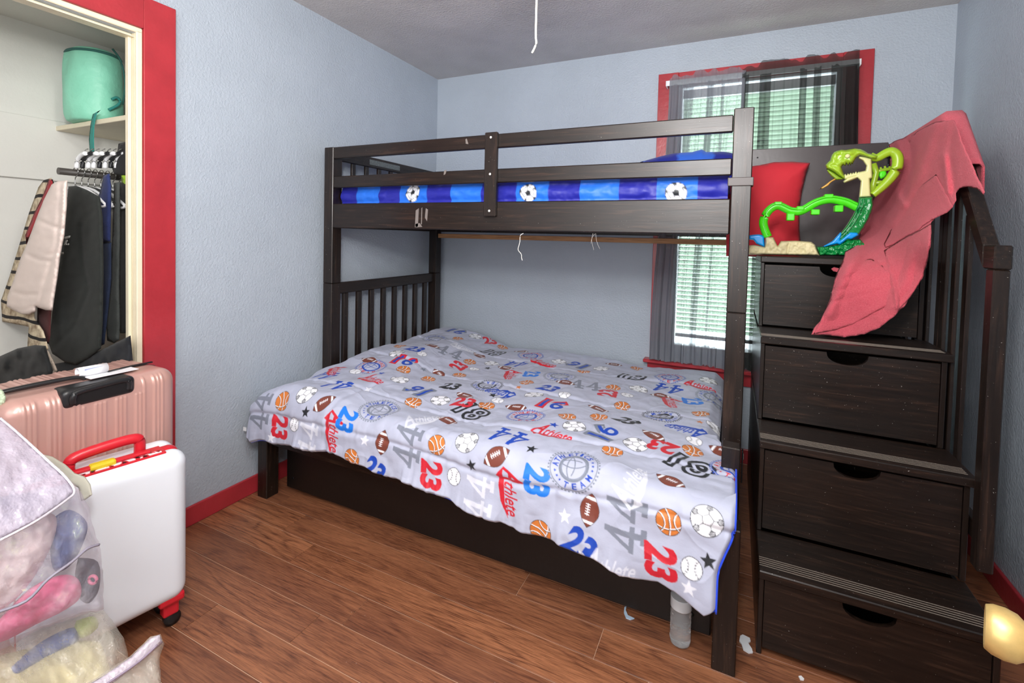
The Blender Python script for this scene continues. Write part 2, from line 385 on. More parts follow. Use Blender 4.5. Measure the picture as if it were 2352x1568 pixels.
# curtains
def curtain(name, x0t, x1t, x0b, x1b, ztop, zbot, mat, label, nf, amp, ruf=.042, seed=0, group=None, kinks=None, dense=()):
    nu, nv = 260, 60; verts = []; e = empty(name, ((x0t+x1t)/2, -.085, ztop), label, 'curtain', group)
    u = np.linspace(0, 1, nu); rs = np.random.RandomState(seed)
    ph = np.cumsum(.6+rs.rand(nu))*1.0; ph = ph/ph[-1]*nf*2*math.pi
    V = np.zeros((nv, nu, 3))
    for j in range(nv):
        t = j/(nv-1); z = ztop+ruf-(ztop+ruf-zbot)*t
        d = ztop-z
        a = amp*(.35+.65*sstep(0, .5, d))
        gather = math.exp(-(d/.022)**2)
        w = u**(1.0) ; x = (x0t+(x1t-x0t)*w)*(1-sstep(0, 1.5, d))+(x0b+(x1b-x0b)*w)*sstep(0, 1.5, d)
        low = np.sin(ph+.8*d+1.3*np.sin(d*1.5+u*9))*a+.5*a*np.sin(ph*2.3+d)
        V[j, :, 0] = x+.35*a*np.cos(ph+d*.8)
        V[j, :, 1] = -.1015+.0095*(d < -.012)+np.minimum(low, .004)*(1-.85*gather)-.003*(1-gather)
        V[j, :, 2] = z+(d < 0)*(vnoise(u*nf*1.9, u*0+seed)*.017)*min(1, -d/.03) + (.006*vnoise(u*40, u*0) if d > 0 else 0)
        if kinks is not None: V[j, :, 1] += kinks(x, z)
    F = [(j*nu+i, j*nu+i+1, (j+1)*nu+i+1, (j+1)*nu+i) for j in range(nv-1) for i in range(nu-1)]
    me = bpy.data.meshes.new('panel'); me.from_pydata(V.reshape(-1, 3).tolist(), [], F)
    link('sheer_panel', me, mat, e, True)
    for (ua, ub_) in dense:
        ia, ib = int(ua*(nu-1)), int(ub_*(nu-1))+1; L_ = V[2:, ia:ib].copy(); L_[:, :, 1] -= .0022; mm_ = ib-ia
        F = [(j*mm_+i, j*mm_+i+1, (j+1)*mm_+i+1, (j+1)*mm_+i) for j in range(L_.shape[0]-1) for i in range(mm_-1)]
        me = bpy.data.meshes.new('gathered_fold'); me.from_pydata(L_.reshape(-1, 3).tolist(), [], F); link('gathered_fold', me, mat, e, True)
    # bottom hem, a doubled denser band
    hb = V[-5:, :, :].copy(); hb[:, :, 1] -= .002
    F = [(j*nu+i, j*nu+i+1, (j+1)*nu+i+1, (j+1)*nu+i) for j in range(4) for i in range(nu-1)]
    me = bpy.data.meshes.new('hem'); me.from_pydata(hb.reshape(-1, 3).tolist(), [], F); link('hem', me, mat, e, True)
    return e
M['sheerg'] = sheer('grey_sheer', (120, 124, 132), .62); M['sheerb'] = sheer('black_sheer', (34, 38, 36), .68)
curtain('sheer_curtain', 1.66, 2.055, 1.60, 2.02, 2.155, .55, M['sheerg'], 'grey sheer curtain gathered on the left half of the rod', 7, .014, seed=2, dense=((0, .34), (.52, .60), (.70, .74), (.955, 1)))
curtain('sheer_curtain', 2.035, 2.555, 2.03, 2.585, 2.165, .56, M['sheerb'], 'black sheer curtain gathered on the right half of the rod', 8, .014, seed=5, dense=((0, .07), (.17, .27), (.52, .58), (.64, .70), (.78, .86), (.86, 1), (.90, 1)))
cr = empty('curtain_rod', (2.1, -.085, 2.16), 'flat white curtain rod across the window top', 'curtain rod')
box('rod', (1.645, -.090, 2.145), (2.56, -.084, 2.175), M['white'], cr, .001)
box('bracket', (1.64, -.09, 2.145), (1.6445, -.021, 2.175), M['white'], cr, .001)
box('bracket', (2.5605, -.09, 2.145), (2.566, -.021, 2.175), M['white'], cr, .001)
# ------------------------------------------------------------------ bunk bed
bed = empty('bunk_bed', (.05, -1.13, 0), 'espresso twin-over-full wooden bunk bed with guard rails', 'bunk bed')
XL0, XL1, XR0, XR1 = .05, .113, 2.016, 2.08
YF, YFb, YBk, YBk1 = -1.133, -1.066, -.15, -.085
YG, YGb = -1.518, -1.452
Z = dict(z0=1.713, z1=1.702, z2=1.640, z3=1.548, z4=1.487, z5=1.404, z6=1.276, z7=.979, z8=.917)
bx = lambda n, a, b, m, bev=.003, p=bed: box(n, a, b, M[m], p, bev)
# upper posts (left front, right front, two back)
bx('upper_post', (XL0, YF, Z['z7']+.001), (XL1, YFb, Z['z1']), 'wz')
bx('upper_post', (XR0, YF, .999), (XR1, YFb, 1.722), 'wz')
bx('upper_post', (XL0, YBk, Z['z7']+.001), (XL1, YBk1, Z['z1']), 'wz')
bx('upper_post', (XR0, YBk, .999), (XR1, YBk1, 1.722), 'wz')
bx('lower_post', (XL0, YF, 0), (XL1, YFb, Z['z7']), 'wz')
bx('lower_post', (XL0, YBk, 0), (XL1, YBk1, Z['z7']), 'wz')
bx('lower_post', (XR0, YF, 0), (XR1, YFb, .998), 'wz')
bx('lower_post', (XR0, YBk, 0), (XR1, YBk1, .998), 'wz')
bx('guard_rail', (XL1+.0005, YF+.002, Z['z2']), (XR0-.0005, YF+.024, Z['z1']-.001), 'wx', .004)
bx('guard_rail', (XL1+.0005, YF+.002, Z['z4']), (XR0-.0005, YF+.024, Z['z3']), 'wx', .004)
bx('side_rail', (XL1+.0005, YF+.002, Z['z6']), (XR0-.0005, YF+.026, Z['z5']), 'wx', .004)
bx('side_rail', (XL1+.0005, YBk1-.026, Z['z6']), (XR0-.0005, YBk1-.002, Z['z5']), 'wx')
bx('guard_rail', (XL1+.0005, YBk1-.024, Z['z4']), (XR0-.0005, YBk1-.002, Z['z3']), 'wx')
a = at(1113, 400, 'y', YF-.012)[0]; b = at(1141, 400, 'y', YF-.012)[0]
up = bx('guard_upright', (a, YF-.018, 1.338), (b, YF+.0015, 1.706), 'wz')
for zz in (1.683, 1.523, 1.362):
    lathe('screw_cap', [(.0055, 0), (.0055, .001), (.003, .0022)], M['screw'], up, ((a+b)/2, YF-.018, zz), 12, Matrix.Rotation(R(90), 3, 'X'))
box('support_ledger', (XL1+.01, YBk1-.060, 1.232), (XR0-.01, YBk1-.0265, 1.262), M['pine'], bed, .002)
box('support_ledger', (XL1+.01, YF+.0265, 1.280), (XR0-.01, YF+.045, 1.2995), M['pine'], bed, .002)
for i in range(13):
    xx = .2+i*.145; box('bunk_slat', (xx, YF+.05, 1.30), (xx+.065, YBk1-.064, 1.318), M['pine'], bed, .002)
# upper headboard: top rail, slats
bx('end_rail', (XL0+.02, YFb+.0005, 1.640), (XL0+.042, YBk-.0005, 1.700), 'wy')
bx('end_rail', (XL0+.02, YFb+.0005, 1.276), (XL0+.042, YBk-.0005, 1.404), 'wy')
bx('end_rail', (XR0+.02, YFb+.0005, 1.276), (XR0+.042, YBk-.0005, 1.404), 'wy')
for i in range(7):
    yy = YFb+.10+i*.109; bx('end_slat', (XL0+.024, yy, 1.4045), (XL0+.038, yy+.028, 1.6395), 'wz', .001)
box('warning_sticker', (XL0+.0425, -.83, 1.655), (XL0+.0432, -.55, 1.685), simple('grey_printed_sticker', (105, 112, 110), .5, 0, 0, 0, .5, 160), bed, 0)
# lower headboard
bx('end_rail', (XL0+.018, YFb+.0005, Z['z8']), (XL0+.045, YBk-.0005, Z['z7']-.001), 'wy')
bx('end_rail', (XL0+.018, YFb+.0005, .30), (XL0+.045, YBk-.0005, .36), 'wy')
ys = [at(px_, 720, 'x', XL0+.04)[1] for px_ in (791, 822.5, 851.5, 879, 904.5, 929, 952, 974)]
for yy in ys: bx('end_slat', (XL0+.022, yy-.006, .3605), (XL0+.042, yy+.028, Z['z8']-.0005), 'wz', .002)
# full-size lower frame
bx('front_leg', (XL0, YG, 0), (XL1, YGb, .45), 'wz', .003)
bx('front_leg', (XR0, YG, 0), (XR1, YGb, .428), 'wz', .003)
bx('foot_rail', (XR0+.02, YGb+.0005, .24), (XR0+.045, YF-.0005, .36), 'wy')
bx('foot_rail', (XR0+.02, YFb+.0005, .24), (XR0+.045, YBk-.0005, .36), 'wy')
bx('foot_rail', (XL0+.02, YGb+.0005, .24), (XL0+.045, YF-.0005, .36), 'wy')
bx('bed_rail', (XL1+.0005, YG+.006, .26), (XR0-.0005, YG+.030, .36), 'wx')
bx('bed_rail', (XL1+.0005, YBk1-.03, .26), (XR0-.0005, YBk1-.004, .36), 'wx')
bx('foot_stub', (XR0+.004, YF-.16, .43), (XR1-.004, YF-.101, .575), 'wz')
bx('foot_top_rail', (XR0+.018, YG+.02, .429), (XR1-.012, YF-.0005, .47), 'wy')
bk = box('steel_bracket', (XR1+.0005, YF-.135, .455), (XR1+.0045, YF-.105, .56), M['steel_dark'], bed, .001)
box('bracket_tab', (XR1+.0046, YF-.125, .53), (XR1+.0065, YF-.108, .545), M['metal'], bk, .0005)
hk = box('rail_clip', (XR0-.012, YF-.006, 1.448), (XR1+.006, YF-.0005, 1.478), simple('pewter_clip', (74, 66, 65), .45, 0), bed, .002)
box('rail_clip_side', (XR1+.0005, YF, 1.448), (XR1+.006, YF+.05, 1.478), M['dark'], bed, .001)
rsd = simple('tape_residue', (120, 112, 108), .7)
for L_ in ([(955, 483), (962, 478), (960, 520), (953, 522)], [(968, 478), (970, 476), (969, 515), (967, 515)], [(978, 478), (983, 481), (981, 508), (976, 500)], [(954, 514), (964, 512), (970, 521), (955, 522)], [(1069, 320), (1072, 318), (1076, 331), (1070, 330)], [(1020, 392), (1026, 390), (1023, 400), (1019, 402)]):
    P = [tuple(at(x, y, 'y', YF+.0015)[[0, 2]]) for x, y in L_]; bm = bmesh.new(); add_prism(bm, P, YF+.0012, YF+.0022, 'y'); bmesh.ops.recalc_face_normals(bm, faces=bm.faces); bmobj('tape_residue', bm, rsd, bed)
# trundle
td = empty('trundle_drawer', (.12, -1.42, 0), 'espresso trundle drawer under the lower bunk', 'trundle')
bxt = lambda n, a, b, m, bev=.003: box(n, a, b, M[m], td, bev)
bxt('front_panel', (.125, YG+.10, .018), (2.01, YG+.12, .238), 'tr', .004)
bxt('side_panel', (.13, YG+.1205, .03), (.15, -.2, .16), 'wy'); bxt('side_panel', (1.985, YG+.1205, .03), (2.005, -.2, .16), 'wy')
bxt('back_panel', (.1505, -.22, .03), (1.9845, -.2, .16), 'wx'); bxt('bottom_panel', (.1505, YG+.1205, .03), (1.9845, -.2205, .045), 'wx')
for xx in (.3, 1.8):
    for yy in (-1.3, -.35): lathe('caster', [(.012, -.012), (.015, -.006), (.015, .006), (.012, .012)], M['steel_dark'], td, (xx, yy, .0152), 14, Matrix.Rotation(R(90), 3, 'Y'))
for xx in (.17, 1.955): lathe('bolt', [(.006, 0), (.006, .002), (.003, .003)], M['steel_dark'], td, (xx, YG+.10, .07), 12, Matrix.Rotation(R(90), 3, 'X'))
# mattresses
M['mat'] = cloth('mattress_ticking', (210, 210, 215))
mt = box('mattress', (.125, YG+.035, .315), (2.005, -.13, .468), M['mat'], None, .03, 3); prop(mt, 'full-size mattress on the lower bunk, under the comforter', 'mattress')
mt = box('mattress', (.125, YF+.085, 1.319), (2.005, YBk1-.03, 1.43), M['mat'], None, .02, 3); prop(mt, 'twin mattress on the upper bunk', 'mattress')
# ------------------------------------------------------------------ print stamps
class Stamp:
    def __init__(s, n=220):
        s.n = n; g = (np.arange(n)+.5)/n*2-1; s.X, s.Y = np.meshgrid(g, g[::-1]); s.C = np.zeros((n, n, 3)); s.A = np.zeros((n, n))
    def put(s, m, col, a=1.0):
        c = np.array(srgb(col)); s.C[m] = c; s.A[m] = a; return s
    def disc(s, x, y, r, sx=1, sy=1): return ((s.X-x)/sx)**2+((s.Y-y)/sy)**2 < r*r
    def poly(s, pts):
        m = np.zeros(s.X.shape, bool); n = len(pts)
        for i in range(n):
            x0, y0 = pts[i]; x1, y1 = pts[(i+1) % n]
            if y0 == y1: continue
            c = ((s.Y >= min(y0, y1)) & (s.Y < max(y0, y1)) & (s.X < x0+(s.Y-y0)*(x1-x0)/(y1-y0))); m ^= c
        return m
    def line(s, pts, w):
        m = np.zeros(s.X.shape, bool)
        for (x0, y0), (x1, y1) in zip(pts, pts[1:]):
            dx, dy = x1-x0, y1-y0; L = dx*dx+dy*dy+1e-12
            t = np.clip(((s.X-x0)*dx+(s.Y-y0)*dy)/L, 0, 1)
            m |= (s.X-x0-t*dx)**2+(s.Y-y0-t*dy)**2 < (w/2)**2
        return m
    def arc(s, x, y, r, a0, a1, w, sx=1, sy=1):
        return s.line([(x+r*sx*math.cos(R(a)), y+r*sy*math.sin(R(a))) for a in np.linspace(a0, a1, 24)], w)
_tc = {}
def text_tris(txt, off=0., shear=0., space=1.0):
    key = (txt, off, shear, space)
    if key not in _tc:
        cu = bpy.data.curves.new('t', 'FONT'); cu.body = txt; cu.size = 1; cu.offset = off; cu.shear = shear; cu.resolution_u = 4
        cu.space_character = space; cu.align_x = 'CENTER'
        o = bpy.data.objects.new('t', cu); COL.objects.link(o); dg = bpy.context.evaluated_depsgraph_get(); dg.update()
        me = o.evaluated_get(dg).to_mesh(); me.calc_loop_triangles()
        v = np.array([w.co[:2] for w in me.vertices]); t = np.array([lt.vertices[:] for lt in me.loop_triangles])
        o.evaluated_get(dg).to_mesh_clear(); bpy.data.objects.remove(o); bpy.data.curves.remove(cu)
        _tc[key] = v[t]
    return _tc[key]
def text_mask(st, txt, cx, cy, w, h, off=0., shear=0., ang=0., space=1.0, base=None):
    """fit text into box w x h about (cx,cy)"""
    T = text_tris(txt, off, shear, space).copy(); B = text_tris(txt, 0, shear, space) if base is None else base
    mn, mx = B.reshape(-1, 2).min(0), B.reshape(-1, 2).max(0); c = (mn+mx)/2; k = np.array([w, h])/(mx-mn)
    T = (T-c)*k; ca, sa = math.cos(ang), math.sin(ang)
    T = np.stack([T[..., 0]*ca-T[..., 1]*sa+cx, T[..., 0]*sa+T[..., 1]*ca+cy], -1)
    m = np.zeros(st.X.shape, bool); n = st.n
    for t in T:
        x0, x1 = t[:, 0].min(), t[:, 0].max(); y0, y1 = t[:, 1].min(), t[:, 1].max()
        i0, i1 = max(0, int((x0+1)/2*n)-1), min(n, int((x1+1)/2*n)+2); j0, j1 = max(0, int((1-y1)/2*n)-1), min(n, int((1-y0)/2*n)+2)
        if i1 <= i0 or j1 <= j0: continue
        X = st.X[j0:j1, i0:i1]; Y = st.Y[j0:j1, i0:i1]
        (ax, ay), (bx_, by), (cx_, cy_) = t
        d1 = (bx_-ax)*(Y-ay)-(by-ay)*(X-ax); d2 = (cx_-bx_)*(Y-by)-(cy_-by)*(X-bx_); d3 = (ax-cx_)*(Y-cy_)-(ay-cy_)*(X-cx_)
        m[j0:j1, i0:i1] |= ((d1 >= 0) & (d2 >= 0) & (d3 >= 0)) | ((d1 <= 0) & (d2 <= 0) & (d3 <= 0))
    return m
def star_pts(x, y, r, rot=90): return [(x+(r if k % 2 == 0 else r*.42)*math.cos(R(rot+36*k)), y+(r if k % 2 == 0 else r*.42)*math.sin(R(rot+36*k))) for k in range(10)]
FABRIC = (180, 185, 206)
BLK, GRY, RED, BLU, LBL, WHT, ORG, BRN = (26, 30, 36), (118, 126, 142), (200, 26, 46), (8, 66, 176), (8, 116, 218), (240, 242, 250), (206, 118, 48), (120, 58, 44)
def st_soccer():
    s = Stamp(); s.put(s.disc(0, 0, .97), BLK); s.put(s.disc(0, 0, .92), WHT)
    s.put(s.poly(star5(0, 0, .34)), BLK)
    for k in range(5):
        a = 90+72*k; x, y = math.cos(R(a)), math.sin(R(a))
        s.put(s.line([(x*.3, y*.3), (x*.80, y*.80)], .055) & s.disc(0, 0, .95), BLK)
        s.put(s.poly(star5(x*.98, y*.98, .25, a+180)) & s.disc(0, 0, .95), BLK)
        for b in (-34, 34):
            s.put(s.line([(math.cos(R(a+36))*.62, math.sin(R(a+36))*.62), (math.cos(R(a+36+b))*.80, math.sin(R(a+36+b))*.80)], .05), BLK)
    return s
def star5(x, y, r, rot=90): return [(x+r*math.cos(R(rot+72*k)), y+r*math.sin(R(rot+72*k))) for k in range(5)]
def st_soccer2():
    s = Stamp(); s.put(s.disc(0, 0, .97), BLK); s.put(s.disc(0, 0, .925), WHT)
    P = star5(.05, .05, .36, 80)
    s.put(s.line(P+[P[0]], .04), BLK)
    for k in range(5):
        a = 80+72*k; x, y = math.cos(R(a)), math.sin(R(a))
        s.put(s.line([P[k], (x*.68, y*.68)], .04), BLK)
        Q = star5(x*.80, y*.80, .20, a+180)
        m = s.poly(Q) & s.disc(0, 0, .95)
        s.put(m & ((s.X+s.Y*1.3)*9 % 1 < .62), BLK); s.put(s.line(Q+[Q[0]], .035) & s.disc(0, 0, .95), BLK)
    return s
def st_basket():
    s = Stamp(); s.put(s.disc(0, 0, .96, .92, 1), (60, 40, 34)); s.put(s.disc(0, 0, .91, .92, 1), ORG)
    inn = s.disc(0, 0, .93, .92, 1)
    for w, c, dx in ((.07, WHT, .07), (.045, BLK, 0)):
        for m in (s.line([(-.15+dx, .95), (.05+dx, .3), (.05+dx, -.3), (-.1+dx, -.95)], w), s.arc(0, 0+dx, 1.6, 200, 340, w, .62, .35),
                  s.arc(-1.05+dx, 0, .75, -60, 60, w), s.arc(1.1+dx, 0, .75, 120, 240, w)): s.put(m & inn, c)
    return s
def st_foot():
    s = Stamp(); sh = lambda k: (np.abs(s.Y) < .60*k*(1-(s.X/(.98*k))**2)) & (np.abs(s.X) < .98*k)
    s.put(sh(1.0), (58, 34, 28)); s.put(sh(.95), BRN)
    for x in (-.66, .66): s.put((np.abs(s.X-x-.10*np.sign(x)*(1-(s.Y/.3)**2)*0) < .075) & sh(.95), WHT)
    s.put(s.line([(-.34, .12), (.34, .12)], .05), BLK)
    for x in np.linspace(-.28, .28, 5): s.put(s.line([(x, .0), (x, .25)], .05), WHT)
    s.put(s.line([(-.32, .12), (.32, .12)], .05), WHT)
    return s
def st_base():
    s = Stamp(); s.put(s.disc(0, 0, .95), BLK); s.put(s.disc(0, 0, .89), WHT)
    for k in range(7):
        for sg in (-1, 1):
            a = R(-55+110*k/6); x, y = sg*(.95-.72*math.cos(a))*1.0, .78*math.sin(a)
            s.put(s.line([(x, y), (x+sg*.14, y+.10)], .05) & s.disc(0, 0, .88), BLK); s.put(s.line([(x, y), (x+sg*.02, y+.16)], .045) & s.disc(0, 0, .88), BLK)
    return s
def st_seal(ring, txt, ball):
    s = Stamp(380); a = np.arctan2(s.Y, s.X); r = np.hypot(s.X, s.Y)
    edge = .93+.035*np.sign(np.sin(a*44)); s.put((r < edge) & (r > .85), ring); s.put((r < .905) & (r > .885), FABRIC)
    s.put((r < .56) & (r > .475), ring)
    s.put((np.abs(r-.455) < .016), ball)
    for m in (s.arc(-.15, -.6, .9, 60, 118, .04), s.arc(.6, -.1, .85, 140, 205, .04), s.arc(-.7, .1, .75, -35, 40, .04), s.arc(.1, .75, .8, 225, 300, .04)): s.put(m & (r < .47), ball)
    T1 = 'ATHLETICS'
    for i, ch in enumerate(T1):
        an = 170-i*(135/8); x, y = .70*math.cos(R(an)), .70*math.sin(R(an)); s.put(text_mask(s, ch, x, y, .15 if ch != 'I' else .06, .21, .03, 0, R(an-90)), txt)
    for i, ch in enumerate('TEAM'):
        an = 245+i*26; x, y = .70*math.cos(R(an)), .70*math.sin(R(an)); s.put(text_mask(s, ch, x, y, .16, .21, .03, 0, R(an+90)), txt)
    for an in (190, 206, 221, 14, 0, -14): s.put(s.poly(star_pts(.70*math.cos(R(an)), .70*math.sin(R(an)), .062, an)), txt)
    return s
def st_num(t, c, outline=None, inner=None, shear=.12):
    s = Stamp()
    if outline: s.put(text_mask(s, t, 0, 0, 1.42, 1.30, .11 if t != '81' else .075, shear), outline)
    if inner: s.put(text_mask(s, t, 0, 0, 1.42, 1.30, .055, shear), inner)
    s.put(text_mask(s, t, 0, 0, 1.42, 1.30, (.02 if t == '44' else .045) if not outline else (.015 if t != '81' else -.01), shear), c)
    for x in ((-.75, .05) if t == '44' else ()):
        s.put(s.line([(x+.22, -.62), (x+.62, -.62)], .16), c)
    return s
def st_44(c):
    s = Stamp()
    for ox in (-.50, .42):
        P = lambda L: [(ox+x*.95+y*.10, y) for x, y in L]
        s.put(s.poly(P([(-.42, -.30), (.10, .66), (.26, .66), (.26, -.30)])), c); h = s.poly(P([(-.20, -.18), (.06, .32), (.06, -.18)])); s.A[h] = 0
        s.put(s.poly(P([(-.42, -.32), (.44, -.32), (.44, -.16), (-.40, -.16)])), c); s.put(s.poly(P([(.06, -.66), (.26, -.66), (.26, .66), (.06, .66)])), c)
        s.put(s.poly(P([(-.08, -.70), (.42, -.70), (.42, -.52), (-.08, -.52)])), c)
    return s
def st_ath(c):
    s = Stamp(300); s.put(text_mask(s, 'A', -.72, .12, .46, .78, .03, .5), c); s.put(text_mask(s, 'thlete', .18, .04, 1.22, .52, .015, .45, R(4)), c)
    s.put(s.poly([(-.98, -.28), (-.75, -.33), (-.3, -.27), (.3, -.24), (.92, -.10), (.3, -.42), (-.25, -.52), (-.55, -.50), (-.62, -.62), (-.78, -.50)]), c)
    return s
def st_star(c): s = Stamp(90); return s.put(s.poly(star_pts(0, -.05, .97)), c)
ST = {'O': (st_soccer2(), .046), 'B': (st_basket(), .041), 'F': (st_foot(), .053), 'b': (st_base(), .031),
      'S': (st_seal(GRY, BLU, GRY), .090), 'S2': (st_seal(BLU, RED, BLU), .084), 'S3': (st_seal(BLK, BLU, BLK), .084),
      '23r': (st_num('23', RED), .064), '23l': (st_num('23', LBL), .062), '23b': (st_num('23', BLU), .064), '23k': (st_num('23', BLK), .060),
      '44b': (st_44(BLU), .078), '44g': (st_44((126, 132, 148)), .090), '44w': (st_44(WHT), .080),
      '16b': (st_num('16', BLU, GRY), .070), '16r': (st_num('16', BLU, RED), .070), '81': (st_num('81', FABRIC, BLK, None, 0), .084),
      'Ar': (st_ath(RED), .088), 'Ab': (st_ath(BLU), .088), 'Aw': (st_ath(WHT), .088),
      '*k': (st_star(BLK), .024), '*g': (st_star(GRY), .022), '*w': (st_star(WHT), .024), '*o': (st_star(ORG), .018), '*b': (st_star(BLU), .022)}
class Canvas:
    def __init__(s, w, h, res, base): s.res = res; s.img = np.zeros((int(h/res), int(w/res), 3), np.float32)+np.array(srgb(base), np.float32)
    def stamp(s, st, half, cx, cy, ang, alpha=1.0):
        H_, W_ = s.img.shape[:2]; r = half*1.42; i0, i1 = max(0, int((cx-r)/s.res)), min(W_, int((cx+r)/s.res)+1); j0, j1 = max(0, int((cy-r)/s.res)), min(H_, int((cy+r)/s.res)+1)
        if i1 <= i0 or j1 <= j0: return
        acc = np.zeros((j1-j0, i1-i0, 3)); aa = np.zeros((j1-j0, i1-i0))
        for ox in (.25, .75):
            for oy in (.25, .75):
                X, Y = np.meshgrid((np.arange(i0, i1)+ox)*s.res-cx, (np.arange(j0, j1)+oy)*s.res-cy); Y = -Y
                a = (X*math.cos(ang)+Y*math.sin(ang))/half; b = (-X*math.sin(ang)+Y*math.cos(ang))/half
                ok = (np.abs(a) < .999) & (np.abs(b) < .999); I = ((a+1)/2*st.n).astype(int).clip(0, st.n-1); J = ((1-b)/2*st.n).astype(int).clip(0, st.n-1)
                A = st.A[J, I]*ok; acc += st.C[J, I]*A[..., None]; aa += A
        aa *= .25; acc *= .25
        s.img[j0:j1, i0:i1] = s.img[j0:j1, i0:i1]*(1-aa*alpha)[..., None]+acc*alpha
    def sample(s, x, y):
        H_, W_ = s.img.shape[:2]; fx = np.clip(x/s.res-.5, 0, W_-1.001); fy = np.clip(y/s.res-.5, 0, H_-1.001)
        i = fx.astype(int); j = fy.astype(int); u = (fx-i)[..., None]; v = (fy-j)[..., None]; im = s.img
        return (im[j, i]*(1-u)+im[j, i+1]*u)*(1-v)+(im[j+1, i]*(1-u)+im[j+1, i+1]*u)*v
def grid_mesh(name, V, mat, parent, col=None, smooth=True):
    nv, nu = V.shape[:2]; me = bpy.data.meshes.new(name)
    i = np.arange(nv*nu).reshape(nv, nu); q = np.stack([i[:-1, :-1], i[1:, :-1], i[1:, 1:], i[:-1, 1:]], -1).reshape(-1, 4)
    me.vertices.add(nv*nu); me.vertices.foreach_set('co', V.reshape(-1).astype(np.float32))
    me.loops.add(q.size); me.loops.foreach_set('vertex_index', q.reshape(-1)); me.polygons.add(len(q)); me.polygons.foreach_set('loop_start', np.arange(0, q.size, 4))
    me.update(calc_edges=True)
    if col is not None:
        at_ = me.color_attributes.new('print', 'FLOAT_COLOR', 'POINT'); c = np.ones((nv*nu, 4), np.float32); c[:, :3] = col.reshape(-1, 3); at_.data.foreach_set('color', c.reshape(-1))
    return link(name, me, mat, parent, smooth)
# ---- lower comforter surface (x in metres along the bed, s in metres from the back edge, over the front and down)
S0 = 1.43; RC = .085
def hem_len(x): return np.interp(x, [.06, .10, .36, .6, .8, 1.1, 1.28, 1.44, 1.7, 1.79, 1.9, 1.97, 2.03, 2.06], [.10, .14, .125, .095, .125, .125, .152, .165, .170, .204, .192, .215, .228, .20])+.004*np.sin(x*31)
def comf(u, s, detail=True):
    """u 0..1 across, s arc length 0..S0+RC*pi/2+hem ; returns xyz"""
    ybase = -.06-np.minimum(s, S0)
    th = np.clip((s-S0)/RC, 0, math.pi/2); dr = np.maximum(s-S0-RC*math.pi/2, 0)
    y = ybase-RC*np.sin(th)-.0*dr; z = .520-RC*(1-np.cos(th))-dr
    xl = .125-.068*sstep(1.02, 1.16, s); xr = 2.008+.056*sstep(1.00, 1.14, s)-.040*sstep(-.03, .12, s-S0-RC*math.pi/2)
    x = xl+(xr-xl)*u
    top = 1-np.clip((s-S0)/.1, 0, 1)
    back = sstep(.0, .08, s)
    bump = .065*(1-sstep(.42, .72, x))*sstep(.0, .10, x-xl+.03)*(1-.55*sstep(.8, 1.3, s))
    bump += -.05*(1-sstep(.0, .16, x-xl))*sstep(1.05, 1.3, s) - .03*(1-sstep(.0, .05, x-xl))
    bump += .012*np.sin(x*7+s*3)*np.sin(s*6+.5)-.01*(1-back)*3
    bump += -.03*sstep(-.05, 0, x-xr)*(s < 1.0)
    z = z+bump*(.35+.65*top)
    # drape: bulges and ripples
    rp = sstep(.02, .22, dr); y = y-.014*rp*np.sin(x*13+1.5*np.sin(x*3.1))-.02*sstep(0, .2, dr)+.006*rp*np.sin(x*41+3*np.sin(x*5))
    if detail:
        h = .0075*fbm(x*7, s*7, 1, 3)+.0030*(1-np.abs(vnoise(x*9+s*5, s*9-x*3, 4))*2)**3*.6+.0016*np.abs(vnoise(x*26, s*22, 4))
        # quilting seams
        for s_q in (.40, .86, 1.30, 1.56+.0):
            d = s-s_q-.012*np.sin(x*6); h = h-.007*np.exp(-(d/.011)**2)+.003*np.exp(-(d/.03)**2)*vnoise(x*45, s*9)
        for x_q in (.55, 1.05, 1.55):
            d = x-x_q-.01*np.sin(s*7); h = h-.004*np.exp(-(d/.012)**2)
        e = hem_total(x)-s
        h = h+.004*np.exp(-(e/.05)**2)*vnoise(x*60, s*6, 2)
        nz = np.cos(th)*1.0; ny = -np.sin(th)
        y = y+h*ny; z = z+h*nz
    return np.stack([x, y, z], -1)
def hem_total(x): return S0+RC*math.pi/2+hem_len(x)
